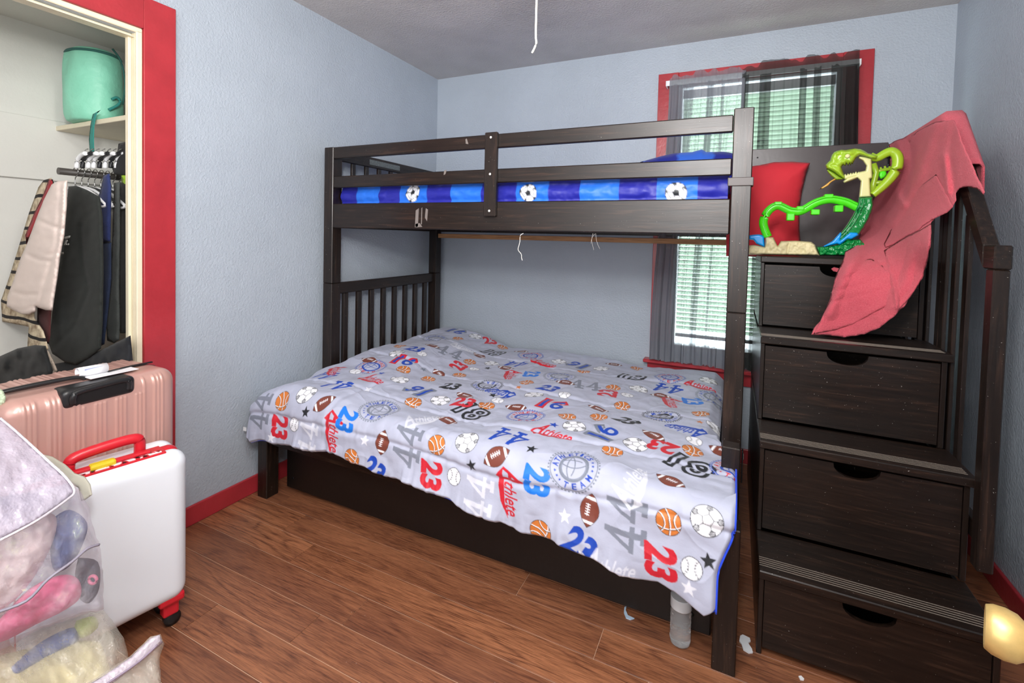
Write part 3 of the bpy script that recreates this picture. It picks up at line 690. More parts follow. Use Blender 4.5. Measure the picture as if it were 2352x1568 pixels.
PRINTS = [('44g',0.137,1.558,90), ('23r',0.268,1.615,-85), ('b',0.353,1.587,0), ('*k',0.415,1.524,10), ('B',0.258,1.508,20), ('O',0.367,1.458,0), ('F',0.487,1.477,45), ('44b',0.427,1.339,175), ('Ar',0.586,1.575,-85), ('23l',0.636,1.507,-88), ('S',0.729,1.407,12), ('*w',0.56,1.28,0), ('*b',0.48,1.097,0), ('Ar',0.503,1.185,-18), ('B',0.69,1.648,60), ('23b',0.802,1.672,-25), ('F',0.832,1.559,85), ('44g',0.946,1.543,90), ('B',1.075,1.516,30), ('O',1.187,1.474,0), ('F',1.026,1.348,-10), ('Aw',0.946,1.398,55), ('81',1.063,1.214,160), ('*k',1.429,1.441,0), ('*k',1.23,1.552,20), ('b',1.16,1.61,0), ('23r',1.065,1.624,-85), ('44w',1.267,1.647,90), ('F',1.32,1.505,35), ('Ar',1.386,1.612,-85), ('23l',1.476,1.546,-88), ('S',1.589,1.475,12), ('44b',1.324,1.405,175), ('B',1.5,1.705,60), ('23b',1.634,1.702,-25), ('F',1.658,1.594,85), ('44g',1.768,1.601,90), ('Aw',1.778,1.473,75), ('81',1.931,1.283,160), ('F',1.883,1.423,-28), ('B',1.89,1.569,10), ('O',1.992,1.536,0), ('23r',1.874,1.686,-85), ('b',1.958,1.673,0), ('*k',2,1.64,10), ('*w',1.579,1.632,10), ('B',1.682,1.33,0), ('O',1.742,1.232,0), ('23r',1.831,1.198,170), ('B',1.927,1.159,0), ('F',2.024,1.106,-20), ('16b',1.618,1.2,75), ('F',1.787,1.126,-30), ('S3',1.785,0.88,170), ('Ab',1.88,1.004,165), ('b',1.925,1.08,0), ('23k',1.671,1.034,-30), ('B',1.56,1.045,0), ('B',1.451,1.124,10), ('F',1.529,0.931,-15), ('B',1.608,0.824,0), ('16r',1.344,0.998,0), ('Ar',1.457,1.295,-10), ('*b',1.433,1.23,0), ('O',1.505,1.201,0), ('S2',1.288,1.165,0), ('F',1.205,1.081,0), ('O',1.223,0.918,0), ('b',1.348,0.847,0), ('23b',1.25,0.801,-10), ('44g',1.393,0.657,20), ('23r',1.517,0.717,95), ('B',1.521,0.623,0), ('O',1.631,0.557,0), ('b',1.604,0.691,0), ('81',1.566,0.377,170), ('B',1.306,0.393,0), ('S',1.238,0.601,0), ('F',1.299,0.692,0), ('S2',1.751,0.314,0), ('44b',1.759,0.481,170), ('F',1.74,0.581,10), ('Ar',1.906,0.383,-10), ('Ar',1.804,0.661,-80), ('23l',1.883,0.594,-80), ('S',1.974,0.502,0), ('O',1.936,0.285,0), ('B',1.929,0.783,0), ('O',2,0.878,0), ('O',1.374,0.279,0), ('16b',1.234,0.271,170), ('F',1.416,0.149,0), ('B',1.548,0.149,0), ('S2',0.367,1.046,0), ('F',0.306,0.991,0), ('16r',0.465,0.894,10), ('B',0.521,0.978,0), ('O',0.596,1.103,0), ('*g',0.582,0.886,0), ('F',0.65,0.846,-30), ('B',0.68,0.984,0), ('B',0.748,0.796,0), ('16b',0.738,1.145,170), ('23k',0.835,1.019,10), ('S3',0.967,0.898,175), ('Ab',1.061,0.967,170), ('F',0.951,1.084,-15), ('O',0.882,1.18,0), ('23r',0.986,1.155,10), ('B',1.083,1.122,0), ('B',0.793,1.26,0), ('b',1.099,1.047,0), ('B',1.121,0.766,0), ('23l',1.083,0.61,-80), ('Ar',0.989,0.662,-80), ('44b',0.921,0.45,170), ('F',0.906,0.556,0), ('O',0.797,0.515,0), ('B',0.68,0.569,0), ('23r',0.668,0.672,90), ('b',0.755,0.648,0), ('*k',0.819,0.608,0), ('S2',0.936,0.271,0), ('Ar',1.065,0.363,-10), ('F',0.672,0.438,-20), ('81',0.702,0.305,170), ('44g',0.544,0.569,20), ('Aw',0.559,0.428,20), ('23b',0.397,0.713,0), ('O',0.363,0.83,0), ('b',0.472,0.749,0), ('F',0.438,0.597,0), ('B',0.283,0.701,0), ('S',0.321,0.388,0), ('B',0.416,0.267,0), ('O',0.468,0.128,0), ('23r',0.563,0.097,45), ('B',0.668,0.11,0), ('16b',0.329,0.146,0), ('F',0.823,0.156,0), ('O',1.121,0.281,0), ('b',0.343,1.135,0), ('44b',0.242,1.239,175), ('Ar',0.242,1.168,-60), ('*w',0.227,1.665,0), ('*w',1.638,1.737,0), ('Aw',1.736,1.741,0), ('*w',1.953,1.725,0), ('*w',0.747,1.566,0), ('44w',0.442,1.627,90), ('*o',1.114,0.844,0), ('*o',1.933,0.89,0), ('*k',1.053,1,0), ('S2',2.064,1.239,0)]  #PRINTS#
cv = Canvas(2.06, 2.0, .00125, FABRIC)
for k, cx, cy, ang in PRINTS: cv.stamp(ST[k][0], ST[k][1], cx, cy, math.radians(ang), (.55 if k in ('44w', 'Aw') else .8) if k[-1] == 'w' else 1.0)
_im = cv.img; _H, _W = _im.shape[:2]
nu = 840; nv1, nv2 = 300, 430
uu = np.linspace(0, 1, nu); w_ = np.concatenate([np.linspace(0, .55, nv1, endpoint=False), np.linspace(.55, 1, nv2)])
XX = .06+2.0*uu; U_, Wt_ = np.meshgrid(uu, w_)
S_ = Wt_*hem_total(.06+2.0*U_)
V = comf(U_, S_)
# rounded, slightly thick rim
def inset(V, U_, S_):
    e = hem_total(.06+2.0*U_)-S_; tuck = np.sqrt(np.clip(1-np.clip(e/.014, 0, 1), 0, 1)); V[..., 1] += .016*tuck**3
    er = (1-U_)*2.0; t2 = np.clip(1-er/.014, 0, 1); V[..., 2] -= .012*t2**2*(S_ < S0); V[..., 1] += .016*t2**2*(S_ > S0)
    el = U_*2.0; t3 = np.clip(1-el/.014, 0, 1); V[..., 2] -= .012*t3**2*(S_ < S0); V[..., 1] += .016*t3**2*(S_ > S0)
    return V
V = inset(V, U_, S_)
cm = empty('comforter', (1.05, -1.4, .5), 'pale grey quilted comforter printed with balls, numbers and athletics seals', 'comforter')
col = cv.sample(V[..., 0], S_)
grid_mesh('cover', V, vcol('sports_print_cotton', .55), cm, col)
uu2 = np.linspace(0, 1, 150); U2, W2 = np.meshgrid(uu2, np.linspace(0, 1, 150)); S2 = W2*hem_total(.06+2.0*U2); V2 = comf(U2, S2, False)
th2 = np.clip((S2-S0)/RC, 0, math.pi/2); V2[..., 2] -= .018*np.cos(th2); V2[..., 1] += .018*np.sin(th2)
grid_mesh('lining', V2[:, ::-1], cloth('blue_lining', (38, 72, 205)), cm)['label'] = 'blue underside of the comforter'
rim = comf(np.ones(60), np.linspace(1.12, 1, 60)*0+np.linspace(1.2, float(hem_total(2.06)), 60), True)
tube('piping', [tuple(p+np.array([.001, .014, -.004])) for p in rim], .003, cloth('blue_piping', (36, 76, 225)), cm, 6)['label'] = 'blue edge piping'
box('care_tag', (.040, -1.585, .335), (.058, -1.583, .352), M['white'], cm, 0)
# ---- upper comforter band
uc = empty('comforter', (1.05, -1.1, 1.45), 'blue checked quilted comforter with soccer balls on the upper bunk', 'comforter')
cv2 = Canvas(2.1, 1.2, .002, (26, 28, 140))
BR_ = [(at(a_, 440, 'y', -1.10)[0], at(b_, 440, 'y', -1.10)[0]) for a_, b_ in ((812, 863), (910, 973), (1030, 1100), (1180, 1255), (1328, 1418), (1505, 1602))]
def check(x, y): return srgb((34, 112, 226)) if any(a_ < x < b_ for a_, b_ in BR_) else srgb((30, 34, 152))
ck = np.array([[check((i+.5)*.002, 0) for i in range(cv2.img.shape[1])]], np.float32); cv2.img[:] = ck
sb = st_soccer()
xs_ = [(at(px_, 440, 'y', -1.10)[0], v_) for px_, v_ in ((941, .170), (1209, .180), (1551, .196))]
for x_, v_ in xs_: cv2.stamp(sb, .042, x_, v_, .2)
nu3, nv3 = 520, 110; U3, V3 = np.meshgrid(np.linspace(0, 1, nu3), np.linspace(0, 1, nv3))
x3 = .120+1.885*U3; s3 = V3*.62
th3 = np.clip((s3-.05)/.03, 0, math.pi/2); dr3 = np.clip(s3-.05-.03*math.pi/2, 0, .160)
fr3 = -1.073; y3 = fr3-.0+(.05-np.minimum(s3, .05))+ .03*(1-np.sin(th3)); z3 = 1.508-.03*(1-np.cos(th3))-dr3
pf = np.abs(np.sin(math.pi*np.clip((dr3-.0)/.062, 0, 2)))
h3 = .010*pf+.004*fbm(x3*16, s3*30, 2, 3)-.003
y3 = y3-h3*np.sin(th3); z3 = z3+h3*np.cos(th3)+.004*vnoise(x3*5, s3*0)
sel = s3[:, 0] <= .05+.03*math.pi/2+.160
A3 = np.stack([x3, y3, z3], -1)[sel]; c3 = cv2.sample(x3, .05+s3+.012*fbm(x3*6, s3*8, 0, 2))[sel]
grid_mesh('cover', A3, vcol('blue_check_print', .5), uc, c3)
tU, tV = np.meshgrid(np.linspace(0, 1, 120), np.linspace(0, 1, 50))
tx = .12+1.885*tU; ty = fr3+.08+tV*(.90); tz = 1.500+.010*fbm(tx*6, ty*6)
tc = cv2.sample(tx, ty*0+.9)
grid_mesh('top_sheet', np.stack([tx, ty, tz], -1), vcol('blue_check_print_top', .5), uc, tc)
#PART2#
# ------------------------------------------------------------------ storage stairs
st = empty('storage_staircase', (2.4, -1.4, 0), 'espresso storage staircase of four drawers with a side handrail', 'staircase')
SX, SR = 2.137, 2.682
TZ = [.264, .578, .896, 1.194]; SY = [-1.405, -1.186, -.972, -.726]
bs = lambda n, a, b, m, bev=.002, p=st: box(n, a, b, M[m], p, bev)
low = 0.0
gold = simple('worn_groove_edge', (128, 118, 108), .45)
for k in range(4):
    zt = TZ[k]; zb = 0.0 if k == 0 else TZ[k-1]; yf = SY[k]; yn = SY[k+1] if k < 3 else -.12
    # tread
    back = yn+.016 if k < 3 else -.125
    tp = box('tread' if k < 3 else 'top_shelf', (SX-.002, yf, zt-.026), (SR+(.014 if k in (1, 2) else .0), back, zt), M['wx'], st, .003)
    if k < 3:
        for g in range(5):
            yy = yf+.030+g*.0105; box('grip_groove', (SX+.001, yy, zt-.0003), (SR-.002, yy+.0028, zt+.0008), gold, tp, 0)
    # side panels of this box run to the back
    bs('side_panel', (SX, yf+.012, zb+.0005), (SX+.014, back-.001 if k < 3 else -.126, zt-.0265), 'dark')
    bs('side_panel', (SR-.014, yf+.012, zb+.0005), (SR, back-.001 if k < 3 else -.126, zt-.0265), 'dark')
    if k < 3:
        for zz0 in [0.0]:
            pass
    # drawer
    d0, d1 = SX+.016, SR-.016; z0, z1 = zb+.008+(.012 if k == 0 else 0), zt-.036
    mid = (d0+d1)/2-.0; w = .062; dep = .040
    dr = prop(bpy.data.objects.new('drawer', None))
    pts = [(d0, z0), (d1, z0), (d1, z1)]
    for j in range(13):
        a = math.pi*j/12; pts.append((mid+w*math.cos(a), z1-dep*math.sin(a)**.8))
    pts.insert(3, (mid+w+.014, z1)); pts.append((mid-w-.014, z1)); pts.append((d0, z1))
    dr = prism('drawer', pts, yf+.018, yf+.033, M['wx'], st)
    dp = .30 if k else .45
    box('drawer_side', (d0+.004, yf+.0335, z0+.01), (d0+.014, yf+dp, z1-.05), M['wy'], dr, 0)
    box('drawer_side', (d1-.014, yf+.0335, z0+.01), (d1-.004, yf+dp, z1-.05), M['wy'], dr, 0)
    box('drawer_bottom', (d0+.0145, yf+.0335, z0+.01), (d1-.0145, yf+dp, z0+.018), M['wx'], dr, 0)
    box('drawer_back', (d0+.0145, yf+dp, z0+.01), (d1-.0145, yf+dp+.01, z1-.05), M['wx'], dr, 0)
bs('side_panel', (SX, SY[1], .0005), (SX+.014, -.126, .2375), 'dark'); bs('side_panel', (SR-.014, SY[1], .0005), (SR, -.126, .2375), 'dark')
bs('side_panel', (SX, SY[2], .2645), (SX+.014, -.126, .551), 'dark'); bs('side_panel', (SR-.014, SY[2], .2645), (SR, -.126, .551), 'dark')
bs('side_panel', (SX, SY[3], .5785), (SX+.014, -.126, .869), 'dark'); bs('side_panel', (SR-.014, SY[3], .5785), (SR, -.126, .869), 'dark')
bs('back_panel', (SX, -.1255, .0005), (SR, -.1155, 1.19), 'wx')
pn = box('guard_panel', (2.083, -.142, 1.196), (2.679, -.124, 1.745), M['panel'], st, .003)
lathe('screw', [(.004, 0), (.004, .001), (.002, .0018)], M['steel_dark'], pn, (2.125, -.142, 1.70), 10, Matrix.Rotation(R(90), 3, 'X'))
HX0, HX1 = 2.684, 2.718
bs('rear_post', (HX0, -.175, .30), (HX1, -.130, 1.640), 'wz')
nw = bs('newel_post', (HX0-.002, -1.235, .335), (HX1, -1.19, 1.190), 'wz', .003)
box('newel_cap', (HX0-.003, -1.238, 1.1905), (HX1+.002, -1.17, 1.258), M['wy'], st, .004)
# sloped handrail then level rail
_sl = [(-1.2, 1.258), (-.835, 1.700), (-.125, 1.700), (-.125, 1.642), (-.80, 1.642), (-1.169, 1.192), (-1.169, 1.258)]
prism('handrail', [(-1.165, 1.259), (-.835, 1.700), (-.125, 1.700), (-.125, 1.642), (-.812, 1.642), (-1.165, 1.192)], HX0-.002, HX1+.001, M['wy'], st, 'x', .003)
bs('bottom_rail', (HX0+.004, -1.189, .40), (HX1-.004, -.1755, .455), 'wy')
def rail_z(y): return 1.640 if y > -.81 else 1.640-(-.812-y)*1.275
for i, px_ in enumerate((2159, 2182, 2209)):
    yy = at(px_, 693, 'x', HX0+.006)[1]; bs('baluster', (HX0+.010, yy-.017, .4555), (HX1-.012, yy+.017, rail_z(yy-.017)-.004), 'wz', .002)
for yy in (-.80, -.68, -.56, -.44, -.32, -.235): bs('baluster', (HX0+.010, yy-.017, .4555), (HX1-.012, yy+.017, 1.6405), 'wz', .002)
# ------------------------------------------------------------------ sheets unprojected at their own distance, with thickness
def tz(px, py, ax, v): d = ray(px, py); i = 'xyz'.index(ax); return float((v-CAM[i])/d[i])
def field(ctrl):
    P = np.array([c[:2] for c in ctrl], float)/300; q = np.array([1/c[2] for c in ctrl]); n = len(P)
    K = lambda A, B: (lambda r2: .5*r2*np.log(r2+1e-9))(((A[:, None]-B[None])**2).sum(-1))
    G = np.zeros((n+3, n+3)); G[:n, :n] = K(P, P)+np.eye(n)*1e-4; G[:n, n] = 1; G[:n, n+1:] = P; G[n, :n] = 1; G[n+1:, :n] = P.T
    c = np.linalg.solve(G, np.concatenate([q, [0, 0, 0]]))
    return lambda X, Y: (lambda Q: 1/(K(Q, P)@c[:n]+c[n]+Q@c[n+1:]))(np.stack([X, Y], -1)/300)
def plane(ax, v):
    i = 'xyz'.index(ax)
    return lambda X, Y: (v-CAM[i])/(MR[0][i]*(X-PX)/FP+MR[1][i]*(Y-PY)/FP+MR[2][i])
def segdist(X, Y, pl):
    best = np.full(X.shape, 1e9)
    for (x0, y0), (x1, y1) in zip(pl, pl[1:]):
        dx, dy = x1-x0, y1-y0; t = np.clip(((X-x0)*dx+(Y-y0)*dy)/(dx*dx+dy*dy+1e-9), 0, 1)
        best = np.minimum(best, np.hypot(X-x0-t*dx, Y-y0-t*dy))
    return best
def sheet(name, outline, depth, mat, parent=None, thick=.01, edge=8, step=6, folds=(), noise=(), back=None, smooth_outline=0, zmin=None, colfn=None, wob=0, follow=False):
    """soft body: front and back skins over a flattened outline, each at its own distance, closed round the rim"""
    O = [tuple(p) for p in outline]
    if smooth_outline: O = [tuple(p) for p in smoothline(O+[O[0]], smooth_outline)][:-1]
    res = []
    for (x0, y0), (x1, y1) in zip(O, O[1:]+O[:1]):
        n = max(1, int(math.hypot(x1-x0, y1-y0)/step))
        for j in range(n): res.append((x0+(x1-x0)*j/n, y0+(y1-y0)*j/n))
    if wob: res = [(x+wob*float(vnoise(x*.09, y*.09)), y+wob*float(vnoise(x*.09+50, y*.09))) for x, y in res]
    n = len(res); A = np.array(res); xs = np.arange(A[:, 0].min(), A[:, 0].max(), step); ys = np.arange(A[:, 1].min(), A[:, 1].max(), step*.87)
    G = [(x+(step/2 if j % 2 else 0), y) for j, y in enumerate(ys) for x in xs]; G = np.array(G) if G else np.zeros((0, 2))
    ins = np.zeros(len(G), bool)
    for i in range(n):
        x0, y0 = res[i]; x1, y1 = res[(i+1) % n]
        if y0 != y1: ins ^= (G[:, 1] >= min(y0, y1)) & (G[:, 1] < max(y0, y1)) & (G[:, 0] < x0+(G[:, 1]-y0)*(x1-x0)/(y1-y0))
    G = G[ins]; dist = segdist(G[:, 0], G[:, 1], res+[res[0]]); G = G[dist > step*.45]
    allp = [Vector(p) for p in res]+[Vector(p) for p in G.tolist()]
    r = geometry.delaunay_2d_cdt(allp, [], [list(range(n))], 1, 1e-4)
    P2 = np.array([tuple(v) for v in r[0]]); F = r[2]; orig = r[3]
    X, Y = P2[:, 0], P2[:, 1]; dd = segdist(X, Y, res+[res[0]]); rim = dd < .05
    b = np.sqrt(np.clip(1-(1-np.clip(dd/edge, 0, 1))**2, 0, 1))
    t = depth(X, Y); D = np.stack([ray(x, y) for x, y in P2]); L = np.linalg.norm(D, axis=1)
    h = np.zeros(len(X))
    for pl, amp, w in folds: h = h+amp*np.exp(-(segdist(X, Y, pl)/w)**2)
    for amp, scl in noise: h = h+amp*fbm(X/scl, Y/scl, amp*100)
    fr = CAM+D*(t-(thick*b+h*(.25+.75*b))/L)[:, None]
    bt = thick if back is None else back
    bk = CAM+D*(t+(bt*b-(h*(.25+.75*b) if follow else 0))/L)[:, None]
    if zmin is not None: fr[:, 2] = np.maximum(fr[:, 2], zmin); bk[:, 2] = np.maximum(bk[:, 2], zmin)
    N = len(X); V_ = fr.tolist(); idx = {}
    for i in range(N):
        if rim[i]: idx[i] = i
        else: idx[i] = len(V_); V_.append(bk[i].tolist())
    FF = [tuple(f) for f in F]+[tuple(idx[i] for i in f[::-1]) for f in F]
    FF = [f for f in FF if len(set(f)) > 2]
    me = bpy.data.meshes.new(name); me.from_pydata(V_, [], FF); me.update()
    if colfn is not None:
        W3 = np.array(V_); c = np.ones((len(V_), 4), np.float32); c[:, :3] = colfn(W3); a_ = me.color_attributes.new('print', 'FLOAT_COLOR', 'POINT'); a_.data.foreach_set('color', c.reshape(-1))
    bm = bmesh.new(); bm.from_mesh(me); bmesh.ops.recalc_face_normals(bm, faces=bm.faces); bm.to_mesh(me); bm.free()
    return link(name, me, mat, parent, True)
# red pillow on the top step
M['cush'] = cloth('red_cushion_cotton', (214, 44, 58), .8, .0004, 500, .03)
o = sheet('throw_pillow', [(1668, 390), (1700, 385), (1745, 379), (1778, 372), (1820, 371), (1861, 374), (1852, 396), (1842, 440), (1836, 480), (1836, 525), (1841, 583), (1800, 590), (1740, 589), (1668, 588)], plane('y', -.22), M['cush'], None, .07, 90, 7, folds=[([(1860, 376), (1835, 400)], .006, 8)], noise=[(.004, 60)], back=.035)
prop(o, 'plain red pillow standing on the top step behind the snake track', 'pillow')
# blue pillow on upper bunk
blm = vcol('blue_pillow_print', .5)
o = sheet('bed_pillow', [(1470, 372), (1520, 358), (1548, 352), (1590, 349), (1612, 343), (1622, 349), (1660, 348), (1685, 352), (1702, 362), (1710, 400), (1708, 425), (1480, 425)], plane('y', -.52), blm, None, .07, 45, 8, noise=[(.006, 40)],
          back=.12, colfn=lambda W3: np.where((np.floor((W3[:, 0]-.01)/.16) % 2 == 0)[:, None], np.array(srgb((26, 40, 150))), np.array(srgb((52, 110, 226)))))
prop(o, 'blue checked pillow on the upper bunk by the window', 'pillow')
# ------------------------------------------------------------------ towel
tw_c = [(2040, 331, tz(2040, 331, 'x', 2.662)), (2095, 309, tz(2095, 309, 'x', 2.67)), (2150, 282, tz(2150, 282, 'x', 2.668)), (2190, 277, tz(2190, 277, 'x', 2.668)), (2262, 440, tz(2262, 440, 'x', 2.668)),
        (2225, 370, tz(2225, 370, 'x', 2.668)), (2205, 432, tz(2205, 432, 'x', 2.664)), (2192, 470, tz(2192, 470, 'x', 2.655)), (2140, 505, tz(2140, 505, 'x', 2.63)), (2030, 390, tz(2030, 390, 'x', 2.64)), (1985, 500, tz(1985, 500, 'x', 2.59)),
        (2135, 560, tz(2135, 560, 'x', 2.60)), (1945, 590, tz(1945, 590, 'y', -.76)), (2120, 620, tz(2120, 620, 'y', -.93)), (2070, 705, tz(2070, 705, 'y', -.93)), (1905, 660, tz(1905, 660, 'y', -.80)), (1864, 768, tz(1864, 768, 'z', .905)), (1935, 770, tz(1935, 770, 'z', .906)), (2020, 748, tz(2020, 748, 'y', -.90)), (2120, 400, tz(2120, 400, 'x', 2.655))]
tf0_ = field(tw_c); tfield = lambda X, Y: tf0_(X, Y)-.010
def towelmat():
    m = NT('coral_terry_towelling'); v = m.coords(); c = srgb((212, 84, 102)); n = m.noise(v, 240, 3, .8); b = m.noise(v, 9, 3)
    m.set(Base_Color=m.mix(m.ramp(n, [(.35, (0, 0, 0)), (.7, (.6,)*3)]), m.ramp(b, [(.3, srgb((198, 72, 88))), (.7, srgb((208, 80, 96)))]), srgb((226, 112, 124))), Roughness=.95, Normal=m.bump(n, .0045, 1))
    m.b.inputs['Sheen Weight'].default_value = .12; return m.m
M['towel'] = towelmat()
out = [(2040, 331), (2062, 322), (2078, 316), (2098, 309), (2104, 303), (2150, 279), (2192, 275), (2202, 300), (2215, 335), (2232, 372), (2246, 405), (2262, 440), (2258, 447), (2245, 435), (2222, 429), (2204, 433), (2195, 443), (2196, 460), (2188, 475), (2176, 488), (2150, 500), (2140, 509), (2139, 545), (2133, 590), (2118, 640), (2098, 672), (2075, 705), (2050, 730), (2020, 752), (1985, 768), (1940, 775), (1900, 770), (1862, 768), (1870, 752), (1885, 735), (1898, 705), (1905, 690), (1912, 665), (1917, 640), (1926, 618), (1936, 600), (1942, 576), (1960, 568), (1972, 545), (1985, 510), (2000, 470), (2012, 440), (2024, 420), (2042, 385), (2044, 360)]
tw = sheet('towel', out, tfield, M['towel'], None, .007, 9, 4.2, noise=[(.004, 50), (.0012, 12)], back=.004, follow=True, wob=1.2, folds=[
    ([(2150, 282), (2110, 400), (2090, 440), (2050, 510)], .034, 14), ([(2062, 325), (2070, 370), (2058, 440), (2075, 470)], .026, 9), ([(2088, 315), (2095, 380), (2075, 450)], -.022, 8), ([(2170, 360), (2178, 440)], .022, 8),
    ([(2192, 280), (2180, 360), (2192, 440)], -.016, 9), ([(2040, 570), (2000, 595)], -.008, 9), ([(2040, 590), (2050, 640), (2060, 690), (2060, 705)], .014, 5), ([(2010, 500), (1975, 570), (1940, 640), (1905, 720)], .022, 14), ([(2100, 560), (2080, 640), (2050, 700)], .018, 16), ([(1935, 640), (2040, 606)], -.005, 4), ([(1922, 668), (2046, 632)], -.005, 4), ([(1912, 694), (2052, 658)], -.005, 4)])
prop(tw, 'coral red bath towel draped over the stair handrail down to a step', 'towel')
def tflap(name, pts, off, th=.004, ed=5, folds=(), lab=None):
    return sheet(name, pts, lambda X, Y: tfield(X, Y)-off, M['towel'], tw, th, ed, 4, noise=[(.002, 30)], folds=folds, follow=True)
tflap('towel_fold', [(2140, 505), (2176, 488), (2190, 474), (2150, 400), (2110, 430), (2075, 480), (2050, 520), (2030, 560), (2033, 568), (2050, 562), (2082, 543), (2108, 530), (2120, 518)], .009, .007, 9)
tflap('towel_fold', [(2030, 575), (2038, 600), (2048, 630), (2058, 665), (2061, 690), (2062, 712), (2080, 695), (2100, 668), (2118, 636), (2131, 590), (2138, 545), (2139, 512), (2110, 530), (2080, 545)], .007, .006, 7)
tflap('towel_fold', [(2000, 594), (2020, 602), (2034, 618), (2044, 622), (2055, 660), (2061, 690), (2030, 706), (2000, 722), (1960, 745), (1920, 758), (1868, 767), (1885, 735), (1905, 690), (1917, 640), (1930, 612), (1960, 600)], .005, .005, 7,
      folds=[([(1930, 645), (2020, 610)], -.002, 4), ([(1920, 670), (2035, 635)], -.002, 4), ([(1912, 695), (2045, 660)], -.002, 4)])
# the towel's turn over the rail and the short flap on its far side
pth = [(-.14-.05*i, 1.700) for i in range(14)]+[(-.835-.018*i, 1.700-.0227*i) for i in range(10)]
bm = bmesh.new(); g = []
for i, (y_, z_) in enumerate(pth):
    w_v = .006*math.sin(i*.8); sec = [(2.672, z_-.03), (2.672, z_+.008), (2.682, z_+.018), (2.70, z_+.020+.3*w_v), (2.720, z_+.018), (2.729, z_+.008), (2.731, z_-.05), (2.734+w_v, z_-.12), (2.732-w_v, z_-.19)]
    g.append([bm.verts.new((x_, y_, zz_)) for x_, zz_ in sec])
for A_, B_ in zip(g, g[1:]):
    for j in range(8): bm.faces.new((A_[j], B_[j], B_[j+1], A_[j+1]))
g2 = bmobj('rail_wrap', bm, M['towel'], tw, True); mo = g2.modifiers.new('s', 'SOLIDIFY'); mo.thickness = .005; mo.offset = 1
o = sheet('cloth_scrap', [(1908, 617), (1916, 613), (1928, 616), (1938, 624), (1925, 626), (1914, 623)], plane('y', -.700), M['towel'], None, .004, 3, 2)
prop(o, 'bit of red cloth poking out of the top stair drawer', 'cloth')
# ------------------------------------------------------------------ snake track toy
ty = empty('snake_track_set', (2.35, -.62, 1.194), 'green plastic toy car track shaped like a cobra on the top step', 'toy')
tq = lambda L: [(1710+x/5.408, 320+y/5.408) for x, y in L]
YT = -.62
lime, limed, grn, brt, crm, cyn, orm = (plastic('lime_plastic', (156, 196, 44)), plastic('olive_lime_plastic', (138, 172, 40)), plastic('deep_green_plastic', (14, 132, 62), .25), plastic('bright_green_plastic', (78, 226, 30)),
    plastic('cream_plastic', (222, 224, 160)), plastic('cyan_plastic', (0, 150, 232)), plastic('amber_plastic', (216, 164, 74)))
sand = plastic('sand_plastic', (214, 204, 158), .5)
def tpl(name, pts, mat, th, ed=4, y=YT, noise=(), folds=(), st_=2.2): return sheet(name, tq(pts), plane('y', y), mat, ty, th, ed, st_, noise=noise, folds=folds)
tpl('rock_base', [(45, 1318), (120, 1310), (250, 1335), (262, 1210), (360, 1215), (385, 1270), (412, 1325), (450, 1262), (640, 1258), (830, 1272), (880, 1310), (905, 1380), (935, 1444), (45, 1432)], sand, .045, 4, YT-.01, noise=[(.005, 9)], folds=[([(1812, 560), (1808, 585)], -.008, 3)])
tpl('water_splash', [(50, 1192), (110, 1182), (180, 1178), (215, 1186), (247, 1205), (255, 1342), (200, 1320), (150, 1300), (110, 1250), (60, 1245)], cyn, .018, 3)
tpl('jungle_base', [(890, 1330), (990, 1328), (1180, 1300), (1290, 1240), (1440, 1240), (1500, 1300), (1500, 1444), (930, 1444)], grn, .05, 4, YT+.01, noise=[(.009, 5)])
tpl('water_ramp', [(960, 1335), (1090, 1262), (1190, 1150), (1215, 1170), (1190, 1250), (1310, 1150), (1400, 1155), (1424, 1190), (1330, 1242), (1280, 1240), (1190, 1312), (1150, 1300), (1000, 1335)], cyn, .02, 3, YT-.035)
tpl('water_pool', [(1240, 1446), (1270, 1390), (1340, 1360), (1420, 1350), (1420, 1446)], cyn, .01, 3, YT-.055)
tpl('neck_track', [(1420, 722), (1592, 712), (1602, 820), (1585, 890), (1540, 1000), (1480, 1100), (1420, 1190), (1310, 1260), (1200, 1290), (1088, 1262), (1180, 1180), (1270, 1060), (1350, 930), (1400, 820)], grn, .032, 5, YT-.01, noise=[(.003, 6)])
for dx in (0, 42):
    tube('track_lip', [tuple(at(*tq([p])[0], 'y', YT-.046)) for p in smoothline([(1440+dx, 735), (1425+dx, 830), (1370+dx, 950), (1290+dx, 1080), (1200+dx, 1180), (1110+dx, 1255)], 4)], .0028, grn, ty, 6)
P_ = [tuple(at(*tq([p])[0], 'y', YT-.0)) for p in smoothline([(290, 1212), (245, 1100), (235, 1010), (280, 910), (350, 845), (425, 825), (500, 855), (580, 890), (680, 895), (760, 860), (850, 805), (950, 765), (1060, 745), (1160, 755), (1260, 780), (1350, 820), (1430, 860)], 5)]
tk = tube('tail_track', P_, .0175, brt, ty, 10)
for off in (-.018, .018): tube('track_lip', [(x, y+off, z+.010) for x, y, z in P_], .0035, brt, ty, 6)
for (cx_, cy_, w_2, h_2) in ((415, 798, 50, 22), (568, 965, 52, 45), (690, 858, 50, 26), (875, 905, 55, 34), (1040, 708, 58, 26), (1165, 862, 55, 42)):
    a = at(*tq([(cx_-w_2, cy_+h_2)])[0], 'y', YT); b = at(*tq([(cx_+w_2, cy_-h_2)])[0], 'y', YT)
    box('track_clip', (a[0], YT-.022, a[2]), (b[0], YT+.022, b[2]), brt, ty, .004, 2)
tpl('throat', [(1430, 207), (1500, 214), (1582, 236), (1592, 480), (1560, 492), (1570, 690), (1586, 716), (1420, 726), (1442, 520), (1402, 482), (1330, 512), (1240, 545), (1222, 522), (1280, 470), (1380, 442), (1428, 402), (1500, 388), (1512, 330), (1470, 268), (1405, 232)], crm, .026, 4)
